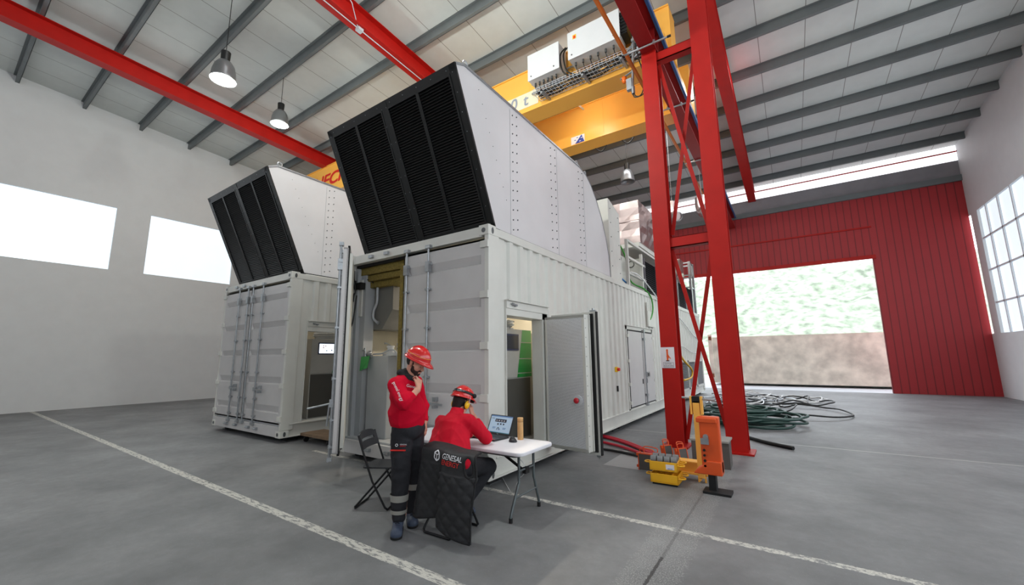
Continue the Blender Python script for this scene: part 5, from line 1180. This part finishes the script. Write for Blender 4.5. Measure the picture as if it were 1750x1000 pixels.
# prints on the sweatshirt
bpy.context.view_layer.update()
v1, f1 = text_geo('genesal energy', 0.040, 1.05)
decal('sleeve_print', sweat, [whitet], [(0, v1, f1)], W(-0.142, -0.24, 1.385), WD(0.115, -0.12, -0.15), WD(0.8, 0.0, 0.5), man, 0.003, 0.3)
v1, f1 = text_geo('Genesal', 0.040); decal('chest_print', sweat, [whitet], [(0, v1, f1)], W(-0.035, -0.17, 1.345), WD(1, 0.25, -0.25), WD(0.1, 0.1, 1), man, 0.003, 0.3)
m_ = MB(); ox = Vector(W(-0.105, -0.185, 0.80)); text_on(m_, 'GENESAL', 0.016, ox+RR*0.032+Vector((0, 0, 0.003)), RR, (0, 0, 1)); m_.tube([ox+RR*(0.012*math.cos(k*PI/3))+Vector((0, 0, 0.003+0.012*math.sin(k*PI/3))) for k in range(6)], 0.003, 5, 0, 0, True)
m_.build('trouser_logo', whitet, man)
m_ = MB(); text_on(m_, 'ENERGY', 0.016, ox+RR*0.032+Vector((0, 0, -0.011)), RR, (0, 0, 1)); m_.build('trouser_logo', redt, man)

# ------------------------------------------------------------------ the seated man
sit = thing('person', 'seated man seen from behind in red jacket, red helmet and yellow ear defenders', 'person', (0.32, -1.0, 0.0))
f2 = Vector((0.12, 1.0, -0.42)); c2_ = Vector((0.115, -0.655, 1.125))
hp2, H2, R2 = skin_head(c2_, f2, (0, 0, 1))
rs_, re_, rw_ = (0.34, -0.78, 0.95), (0.375, -0.53, 0.745), (0.175, -0.505, 0.965)
ls_, le_, lw_ = (-0.09, -0.74, 0.90), (-0.17, -0.52, 0.735), (0.03, -0.33, 0.715)
sb = [('c', (0.14, -0.69, 1.04), (0.16, -0.77, 0.95), 0.058, 0.066), ('c', (0.18, -0.80, 0.9), (0.30, -0.98, 0.56), 0.10, 0.12), ('c', rs_, ls_, 0.07, 0.07),
      ('c', rs_, re_, 0.045, 0.038), ('c', re_, rw_, 0.036, 0.026), ('c', ls_, le_, 0.045, 0.038), ('c', le_, lw_, 0.036, 0.026),
      ('c', (0.40, -0.98, 0.52), (0.44, -0.58, 0.48), 0.08, 0.055), ('c', (0.44, -0.58, 0.48), (0.34, -0.86, 0.12), 0.05, 0.04), ('c', (0.2, -0.98, 0.52), (0.12, -0.58, 0.48), 0.08, 0.055), ('c', (0.12, -0.58, 0.48), (0.12, -0.66, 0.10), 0.05, 0.04)]
h1_ = hand((0.160, -0.525, 1.015), (-0.25, -0.05, 1), (-1, -0.2, 0), -1, [35, 40, 48, 52])
h2_ = hand((0.075, -0.30, 0.712), (0.8, 0.5, -0.05), (0, 0, -1), -1, [14, 16, 18, 22])
sdf('body', hp2+sb+h1_+h2_, skin, sit, 0.0048, 0.02)
eyes(sit, H2)
headcover('hair', sit, H2, R2, hair, [('e', H2(-0.008, 0, 0.012), (0.099, 0.082, 0.098), R2), ('e', H2(-0.05, 0, -0.06), (0.045, 0.058, 0.045), R2)], [(H2(0.03, 0, 0), tuple(Vector(H2(1, 0, 0.4))-Vector(H2(0, 0, 0))))], k=0.03)
jacket = sdf('jacket', [('c', (0.14, -0.83, 0.90), (0.29, -0.98, 0.62), 0.13, 0.145), ('c', (0.23, -0.84, 0.88), (0.36, -0.98, 0.62), 0.125, 0.14), ('c', (0.03, -0.80, 0.86), (0.22, -0.98, 0.62), 0.12, 0.13), ('c', (-0.01, -0.79, 0.80), (0.09, -0.98, 0.66), 0.125, 0.125),
    ('c', (0.30, -0.80, 0.94), (-0.04, -0.76, 0.89), 0.085, 0.085), ('c', (0.14, -0.78, 0.97), (0.13, -0.73, 1.045), 0.09, 0.078),
    ('c', rs_, re_, 0.082, 0.068), ('c', re_, (0.20, -0.505, 0.93), 0.066, 0.045, 0.02), ('c', ls_, le_, 0.084, 0.066), ('c', le_, (0.0, -0.36, 0.725), 0.064, 0.045), ('c', (0.22, -1.0, 0.60), (0.36, -1.0, 0.60), 0.14, 0.14)],
    redjk, sit, 0.0065, 0.035, cuts=[((0, 0, 0.50), (0, 0, -1)), ((0.20, -0.505, 0.93), (-0.3, 0.05, 1), 0.075), ((0.125, -0.72, 1.066), (-0.05, 0.30, 1), 0.14)], noise=0.010, nf=13)
m_ = MB(); m_.ball((0.115, -0.828, 1.02), 0.010); m_.cyl((0.12, -0.828, 1.02), (0.15, -0.824, 1.02), 0.004, 6, 1); m_.build('cord_stopper', [black, whitet], sit)
m_ = MB(); m_.tube([(0.10, -0.915, 0.975), (0.13, -0.935, 0.955), (0.16, -0.925, 0.97)], 0.006, 6, 0, 5); m_.build('hanging_loop', redjk, sit)
sdf('trousers', [('c', (0.38, -0.99, 0.54), (0.44, -0.58, 0.47), 0.11, 0.088), ('c', (0.44, -0.58, 0.47), (0.34, -0.86, 0.14), 0.085, 0.06), ('c', (0.24, -0.99, 0.54), (0.12, -0.58, 0.47), 0.11, 0.085), ('c', (0.12, -0.58, 0.47), (0.12, -0.66, 0.14), 0.082, 0.064), ('c', (0.22, -1.02, 0.53), (0.38, -1.02, 0.53), 0.115, 0.115)],
    trou, sit, 0.007, 0.02, cuts=[((0, 0, 0.08), (0, 0, -1)), ((0, 0, 0.452), (0, 0, -1))][:1], noise=0.005, nf=18)
for bx, by in ((0.33, -0.89), (0.12, -0.68)):
    sdf('boot', [('c', (bx, by, 0.06), (bx, by+0.17, 0.045), 0.045, 0.044), ('c', (bx, by, 0.06), (bx, by, 0.13), 0.05, 0.052)], boot, sit, 0.007, 0.02, cuts=[((0, 0, 0.004), (0, 0, -1))])
hat2, Rm2, hs2 = hard_hat(sit, H2(0.008, 0, 0.062), f2+Vector((0, 0, 0.10)), (0, 0, 1), helm, 0.140, 0.118, 0.125, 0.045)
cc2 = Vector(H2(0.008, 0, 0.062))
m_ = MB(); n = 40; vs_ = []
for j in range(n):
    ph = 2*PI*j/n
    for dz in (-0.013, 0.013):
        th = PI/2*0.80+(-dz)*8.5+0.10*math.cos(ph)
        v = hs2(min(th, PI/2), ph); vs_.append(cc2+Rm2 @ (v*1.022))
m_.add(vs_, [(2*j, 2*((j+1) % n), 2*((j+1) % n)+1, 2*j+1) for j in range(n)], 0, True); strap = m_.build('headlamp_strap', black, hat2)
sv = strap.modifiers.new('t', 'SOLIDIFY'); sv.thickness = 0.003
bpy.context.view_layer.update()
v1, f1 = text_geo('APORTAMOS · SEGURIDAD', 0.014, 1.0)
decal('strap_print', strap, [greyt], [(0, v1, f1)], cc2+Vector((-0.085, -0.20, 0.083)), (1, 0.0, -0.06), (0, 0, 1), hat2, 0.002, 0.2)
m_ = MB(); R_ = Rm2; m_.ball(cc2+R_ @ Vector((0.150, 0.01, -0.01)), (0.028, 0.03, 0.025)); m_.ball(cc2+R_ @ Vector((0.06, 0.112, 0.03)), 0.026); m_.build('head_lamp', blackmat, hat2)
m_ = MB(); m_.add([cc2+R_ @ (hs2(PI/2*0.90, a_)*1.02+Vector((0, 0, dz))) for a_, dz in ((3.75, -0.008), (3.95, -0.008), (3.95, 0.012), (3.75, 0.012))][::-1], [(0, 1, 2, 3), (3, 2, 1, 0)]); m_.build('helmet_label', whitet, hat2)
for sy in (-1, 1):
    RM = Matrix([[R2[i][j] for j in range(3)] for i in range(3)])
    m_ = MB(); m_.ball(H2(-0.002, sy*0.112, -0.025), (0.032, 0.022, 0.044), 0, RM); m_.ball(H2(-0.002, sy*0.100, -0.025), (0.036, 0.016, 0.047), 1, RM)
    m_.tube([H2(-0.0, sy*0.128, -0.02), H2(0.0, sy*0.130, 0.03), H2(0.005, sy*0.120, 0.075)], 0.0035, 6, 2, 4); m_.build('ear_defender', [yellowm, blackmat, galv], sit)
    if sy > 0: m_ = MB(); m_.ball(H2(-0.014, sy*0.130, 0.0), (0.006, 0.005, 0.007), 0, RM); m_.build('ear_defender_mark', redt, sit)

# ------------------------------------------------------------------ vest hung over the chair back
vest = thing('vest', 'black quilted sleeveless vest with a printed logo, hung over the back of the occupied chair', 'vest', (0.45, -1.30, 0.0))
def bil(g, u, v):
    nu, nv = len(g[0])-1, len(g)-1; x = min(u*nu, nu-1e-6); y = min(v*nv, nv-1e-6); i, j = int(x), int(y); a, b = x-i, y-j
    def cr(p0, p1, p2, p3, t): return 0.5*((2*p1)+(p2-p0)*t+(2*p0-5*p1+4*p2-p3)*t*t+(3*p1-p0-3*p2+p3)*t**3)
    def row(jj):
        jj = max(0, min(nv, jj)); r = [Vector(g[jj][max(0, min(nu, i+k))]) for k in (-1, 0, 1, 2)]; return cr(r[0], r[1], r[2], r[3], a)
    return cr(row(j-1), row(j), row(j+1), row(j+2), b)
GL = [[(0.185, -1.20, 0.800), (0.26, -1.21, 0.805), (0.36, -1.20, 0.80), (0.47, -1.19, 0.785), (0.56, -1.17, 0.765)],
      [(0.190, -1.335, 0.775), (0.26, -1.34, 0.775), (0.36, -1.345, 0.775), (0.47, -1.345, 0.765), (0.56, -1.33, 0.745)],
      [(0.175, -1.345, 0.64), (0.25, -1.355, 0.64), (0.34, -1.355, 0.64), (0.45, -1.35, 0.64), (0.55, -1.34, 0.63)],
      [(0.13, -1.34, 0.42), (0.20, -1.36, 0.43), (0.30, -1.345, 0.43), (0.41, -1.33, 0.43), (0.52, -1.32, 0.43)],
      [(0.075, -1.33, 0.165), (0.16, -1.37, 0.165), (0.27, -1.35, 0.18), (0.39, -1.32, 0.20), (0.49, -1.31, 0.22)]]
GR = [[(0.47, -1.20, 0.785), (0.56, -1.17, 0.765), (0.66, -1.15, 0.755), (0.73, -1.13, 0.74)],
      [(0.47, -1.350, 0.765), (0.56, -1.34, 0.75), (0.67, -1.31, 0.745), (0.765, -1.25, 0.725)],
      [(0.455, -1.37, 0.64), (0.55, -1.365, 0.62), (0.69, -1.33, 0.61), (0.79, -1.27, 0.60)],
      [(0.44, -1.375, 0.50), (0.54, -1.38, 0.49), (0.68, -1.35, 0.485), (0.785, -1.29, 0.49)],
      [(0.42, -1.37, 0.30), (0.53, -1.38, 0.27), (0.66, -1.345, 0.25), (0.755, -1.30, 0.26)],
      [(0.41, -1.36, 0.14), (0.52, -1.37, 0.10), (0.64, -1.34, 0.06), (0.74, -1.29, 0.035)]]
GL = [[(x+0.055, y-0.004, z+(0.012 if j < 2 else 0)) for (x, y, z) in r] for j, r in enumerate(GL)]; GR = [[(x+0.055, y-0.004, z+(0.012 if j < 2 else 0)) for (x, y, z) in r] for j, r in enumerate(GR)]
m_ = MB()
def sheet(g, nu, nv, th, quilt, hole=None):
    P0 = [[None]*(nu+1) for _ in range(nv+1)]; 
    for j in range(nv+1):
        for i in range(nu+1):
            p = bil(g, i/nu, j/nv); a = abs(math.sin((p.x*1.1+p.z)*24)); b = abs(math.sin((p.x*1.1-p.z)*24))
            p = p+Vector((0, -1, 0))*(quilt*(min(a, b)**0.5) if j > nv*0.45 else 0.0); P0[j][i] = p
    N_ = lambda j, i: Vector((0, 1, 0))
    o = [q for r in P0 for q in r]; k_ = len(o); o2 = [q+Vector((0.0, th, 0)) for q in o]; w_ = nu+1
    fs = [(j*w_+i, (j+1)*w_+i, (j+1)*w_+i+1, j*w_+i+1) for j in range(nv) for i in range(nu) if not (hole and hole((i+0.5)/nu, (j+0.5)/nv))]
    fs2 = [tuple(k_+q for q in reversed(f)) for f in fs]
    ed = [(i, i+1, k_+i+1, k_+i) for i in range(nu)]+[(nv*w_+i+1, nv*w_+i, k_+nv*w_+i, k_+nv*w_+i+1) for i in range(nu)]+[((j+1)*w_, j*w_, k_+j*w_, k_+(j+1)*w_) for j in range(nv)]+[(j*w_+nu, (j+1)*w_+nu, k_+(j+1)*w_+nu, k_+j*w_+nu) for j in range(nv)]
    m_.add(o+o2, fs+fs2+ed, 0, True)
GR2 = []
sheet(GL, 32, 60, 0.018, 0.010); sheet(GR, 30, 84, 0.018, 0.015, lambda u, v: ((u-0.80)/0.110)**2+((v-0.335)/0.115)**2 < 1)
shell = m_.build('shell', vestm, vest)
m_ = MB(); m_.tube([bil(GR, 0.80+0.112*math.cos(k*PI/10), 0.335+0.117*math.sin(k*PI/10))+Vector((0, 0.004, 0)) for k in range(20)], 0.013, 8, 0, 3, True); m_.tube([bil(GR, 1, v/20) for v in range(21)], 0.011, 8, 0, 2); m_.tube([bil(GR, u/8, 1.0) for u in range(9)], 0.012, 8, 0, 2); m_.tube([bil(GL, u/8, 1.0) for u in range(9)], 0.012, 8, 0, 2); m_.tube([bil(GR, 0, 0.3+0.7*v/8) for v in range(9)], 0.009, 8, 0, 2)
m_.build('edge_binding', blkcl, vest)
bpy.context.view_layer.update()
va, fa_ = text_geo('GENESAL', 0.062, 0.98); vb, fb_ = text_geo('ENERGY', 0.062, 0.98)
O_ = (0.528, -1.42, 0.722)
decal('logo_text', shell, [whitet, redt], [(0, [(v[0]*0.80, v[1]) for v in va], fa_), (1, [(v[0]*0.80, v[1]-0.052) for v in vb], fb_)], O_, (1, 0, -0.11), (0, 0, 1), vest, 0.004, 0.3)
lg = MB(); ctr = Vector((0.325, 0, 0.725)); hx = [(0.034*math.cos(PI/6+k*PI/3), 0.046*math.sin(PI/6+k*PI/3)) for k in range(6)]
items = []
def strip2(a, b, wd):
    dx, dz = b[0]-a[0], b[1]-a[1]; l = math.hypot(dx, dz); nx, nz = -dz/l*wd/2, dx/l*wd/2
    return (0, [(a[0]-nx, a[1]-nz), (b[0]-nx, b[1]-nz), (b[0]+nx, b[1]+nz), (a[0]+nx, a[1]+nz)], [(0, 1, 2, 3)])
for k in range(6): items.append(strip2(hx[k], hx[(k+1) % 6], 0.011))
items += [strip2((0, 0.008), hx[2], 0.008), strip2((0, 0.008), hx[0], 0.008), strip2((0, 0.008), hx[4], 0.008)]
decal('logo_hexagon', shell, [whitet], items, (0.455, -1.42, 0.735), (1, 0, -0.11), (0, 0, 1), vest, 0.004, 0.3)

# ================================================================== handling gear on the right
def skate(label, loc, upside):
    t = thing('machine_skate', label, 'skate', (0, 0, 0), 'yellow machine skates')
    h0 = 0.0
    m_ = MB(); a, b = 0.17, 0.15
    m_.box((-a, -b, h0+0.025), (a, -b+0.012, 0.135)); m_.box((-a, b-0.012, h0+0.025), (a, b, 0.135)); m_.box((-a, -b, h0+0.025), (-a+0.012, b, 0.135)); m_.box((a-0.012, -b, 0.025), (a, b, 0.135)); m_.box((-a, -0.006, 0.03), (a, 0.006, 0.13)); m_.box((-a, -b, 0.03), (a, b, 0.045))
    for i in range(1, 4): m_.box((-a+i*2*a/4-0.004, -b, 0.04), (-a+i*2*a/4+0.004, b, 0.13))
    m_.build('body', yskate, t, 0.003)
    for sx in (-1, 1):
        for y in ((-0.09, 0.09) if sx > 0 else (-0.03,)):
            m_ = MB(); m_.tube([(sx*a, y-0.045, 0.10), (sx*(a+0.055), y-0.04, 0.10), (sx*(a+0.075), y, 0.10), (sx*(a+0.055), y+0.04, 0.10), (sx*a, y+0.045, 0.10)], 0.009, 8, 0, 3); m_.build('handle', yskate, t)
    if upside:
        for j in (-1, 1):
            for i in range(4): x = -a+0.045+i*0.083; m_ = MB(); m_.cyl((x-0.034, j*0.075, 0.145), (x+0.034, j*0.075, 0.145), 0.046, 20); m_.build('roller', rubgrey, t)
        m_ = MB(); m_.box((0.03, -b-0.002, 0.05), (0.13, -b, 0.11)); m_.box((0.05, -b-0.004, 0.058), (0.11, -b-0.002, 0.064), 1); m_.build('rating_plate', [paperw, bcable], t)
    else:
        m_ = MB(); m_.box((-a+0.02, -b+0.02, 0.0), (a-0.02, b-0.02, 0.03)); m_.build('roller_pack', blackmat, t)
    t.location = loc; return t
s1 = skate('yellow machine skate lying rollers up, on top of the other yellow skate', (1.735, 1.50, 0.148), True); s1.rotation_euler = (0, 0, 0.09)
s2 = skate('yellow machine skate at the bottom of the pair, flat on the floor', (1.745, 1.50, 0.0), False); s2.rotation_euler = (0, 0, 0.02)
for o in (s1, s2): pass
def orange_skate(label, loc, rz, tilt, wd=0.21, h=0.23):
    t = thing('transport_skate', label, 'skate', (0, 0, 0), 'orange transport skates')
    m_ = MB(); m_.box((-wd/2, -0.035, 0.0), (wd/2, -0.02, h), 1); m_.box((-wd/2-0.012, -0.04, 0), (-wd/2, 0.05, h)); m_.box((wd/2, -0.04, 0), (wd/2+0.012, 0.05, h)); m_.box((-wd/2, -0.04, h-0.012), (wd/2, 0.05, h)); m_.box((-wd/2, 0.0, 0.01), (wd/2, 0.05, h-0.02), 0); m_.build('body', [oran, chestm], t, 0.002)
    m_ = MB(); m_.tube([(-wd/2+0.02, 0.0, h), (-wd/2+0.02, 0.0, h+0.055), (wd/2-0.02, 0.0, h+0.055), (wd/2-0.02, 0.0, h)], 0.007, 8, 0, 4); m_.tube([(-wd/2+0.06, 0.04, h), (-wd/2+0.06, 0.05, h+0.08), (wd/2+0.03, 0.05, h+0.07), (wd/2+0.03, 0.04, h)], 0.007, 8, 0, 4); m_.build('handle', oran, t)
    m_ = MB()
    for z in (0.03, h-0.04): m_.box((-wd/2-0.04, -0.02, z), (-wd/2-0.012, 0.01, z+0.035))
    m_.build('lug', oran, t)
    t.location = loc; t.rotation_euler = (tilt, 0, rz); return t
orange_skate('orange framed skate with a dark plate standing upright left of the yellow skates', (1.365, 1.95, 0.0), 0.0, 0.0)
orange_skate('orange skate leaning on the foot of the red column, the left one', (1.52, 2.55, 0.0), 1.0, -0.18, 0.13, 0.25)
orange_skate('orange skate leaning beside the red column foot, the right one behind the rollers', (1.78, 2.35, 0.0), 1.0, -0.18, 0.14, 0.27)
# tow bar / lifting frame
t = thing('lifting_frame', 'yellow steel lifting frame with an upright post right of the skates', 'frame', (2.05, 1.9, 0))
m_ = MB(); m_.box((2.085, 1.70, 0.06), (2.165, 1.78, 1.02)); m_.box((2.10, 1.68, 0.05), (2.12, 1.80, 0.03)); m_.build('post', yel, t, 0.003)
m_ = MB(); m_.box((1.74, 1.78, 0.10), (2.20, 1.86, 0.23)); m_.box((1.74, 1.74, 0.08), (2.20, 1.90, 0.10)); m_.box((1.74, 1.74, 0.225), (2.20, 1.90, 0.24)); m_.build('base_beam', yel, t)
for x in (2.075, 2.155): m_ = MB(); m_.box((x, 1.74, 0.0), (x+0.02, 1.76, 0.12)); m_.build('foot', yel, t)
m_ = MB(); m_.box((2.05, 1.70, 0.85), (2.075, 1.78, 1.08)); m_.box((2.175, 1.70, 0.85), (2.20, 1.78, 1.08)); m_.build('cheek_plate', yel, t)
m_ = MB(); m_.cyl((1.95, 1.74, 1.06), (2.35, 1.74, 1.04), 0.014, 8); m_.box((2.078, 1.70, 1.0), (2.172, 1.78, 1.08), 1); m_.build('cross_pin', [galv, blackmat], t)
# toe jack
t = thing('toe_jack', 'tall orange hydraulic toe jack at the right edge', 'jack', (2.30, 1.45, 0))
m_ = MB(); m_.prism(rounded(2.20, 2.42, 1.38, 1.52, 0.02), 2, 0.22, 0.87); m_.prism([(2.10, 0.20), (2.42, 0.20), (2.42, 0.36), (2.26, 0.36), (2.21, 0.30), (2.14, 0.25)], 1, 1.36, 1.54); m_.box((2.17, 1.36, 0.80), (2.40, 1.54, 0.86)); m_.build('body', oran, t, 0.012)
m_ = MB(); m_.cyl((2.27, 1.40, 0.64), (2.27, 1.34, 0.64), 0.03, 12); m_.box((2.21, 1.35, 0.55), (2.30, 1.38, 0.62)); 
for q in range(4): m_.cyl((2.24, 1.375, 0.48-0.06*q), (2.24, 1.36, 0.48-0.06*q), 0.015, 8, 1)
m_.build('pump_block', [galv, black], t)
m_ = MB(); m_.box((2.26, 1.38, 0.02), (2.34, 1.5, 0.22)); m_.box((2.20, 1.30, 0.0), (2.50, 1.52, 0.025)); m_.build('base', blackmat, t)
m_ = MB(); m_.prism([(1.86, 2.55), (2.36, 2.57), (2.34, 2.97), (1.84, 2.95)], 2, 0.0, 0.36); m_.box((1.84, 2.55, 0.36), (2.36, 2.98, 0.385), 1); tag(m_.build('storage_crate', [chestm, concrete]), 'dark grey crate with a pale lid behind the yellow post', 'crate')
# hoses on the floor
for i, (y0_, y1_, z) in enumerate(((3.85, 3.0, 0.03), (3.75, 2.92, 0.03), (3.35, 2.72, 0.03))):
    cable('fire_hose', ('red hose on the floor behind the side door, farthest of three', 'red hose on the floor behind the side door, middle of three', 'red hose on the floor behind the side door, nearest of three')[i], [(-0.35, y0_+0.1, z), (0.1, y0_-0.04, z), (0.6, (y0_+y1_)/2+0.05, z), (1.1, y1_, z), (1.35, y1_-0.2, z)], 0.026, hosered, 'hose')['group'] = 'red hoses'
cable('black_hose', 'black hose on the floor in front of the red hoses', [(-0.1, 2.5, 0.025), (0.3, 2.75, 0.025), (0.7, 2.72, 0.025), (1.15, 2.55, 0.025), (1.3, 2.4, 0.025)], 0.022, black, 'hose')
cable('black_hose', 'thick black hose on the floor right of the red column', [(1.9, 6.3, 0.03), (2.1, 5.6, 0.03), (2.6, 4.9, 0.03), (3.1, 4.5, 0.03)], 0.035, black, 'hose')
m_ = MB(); rnd = random.Random(11)
for q in range(16):
    r = 0.45+0.25*rnd.random(); cx, cy = 2.0+rnd.uniform(-.25, .5), 7.2+rnd.uniform(-.4, .4); ph = rnd.random()*6
    m_.tube([(cx+r*1.3*math.cos(ph+k*2*PI/16), cy+r*math.sin(ph+k*2*PI/16), 0.03+0.02*q+0.02*math.sin(k+q)) for k in range(16)], 0.028, 6, 0, 3, True)
tag(m_.build('hose_pile', dgreen), 'heap of coiled dark green hoses on the floor beyond the red column', 'hose')
m_ = MB()
for q in range(22):
    cx, cy = 1.95+rnd.uniform(-.5, 1.6), 11.5+rnd.uniform(-2, 3); r = 0.4+0.5*rnd.random()
    m_.tube([(max(0.3, cx+r*math.cos(k*2*PI/12)*(1+0.3*rnd.random())), cy+r*1.5*math.sin(k*2*PI/12), 0.03+0.02*rnd.random()*q*0.5) for k in range(12)], 0.022, 6, q % 3, 3, True)
tag(m_.build('cable_tangle', [wcable, galv, black]), 'pale tangle of cables spread on the floor at the far end of the container', 'cable', None, 'stuff')
# pallet at the far left and its caster
t = thing('wheeled_dolly', 'low wooden dolly on small black casters at the far left', 'dolly', (-4.6, 0.6, 0))
m_ = MB(); m_.box((-5.0, 0.35, 0.12), (-4.0, 0.85, 0.17)); m_.build('deck', wood, t)
for x, y in ((-4.1, 0.42), (-4.1, 0.78), (-4.9, 0.42), (-4.9, 0.78)):
    m_ = MB(); m_.cyl((x-0.02, y, 0.05), (x+0.02, y, 0.05), 0.05, 14); m_.box((x-0.03, y-0.02, 0.06), (x+0.03, y+0.02, 0.12)); m_.build('caster', blackmat, t)
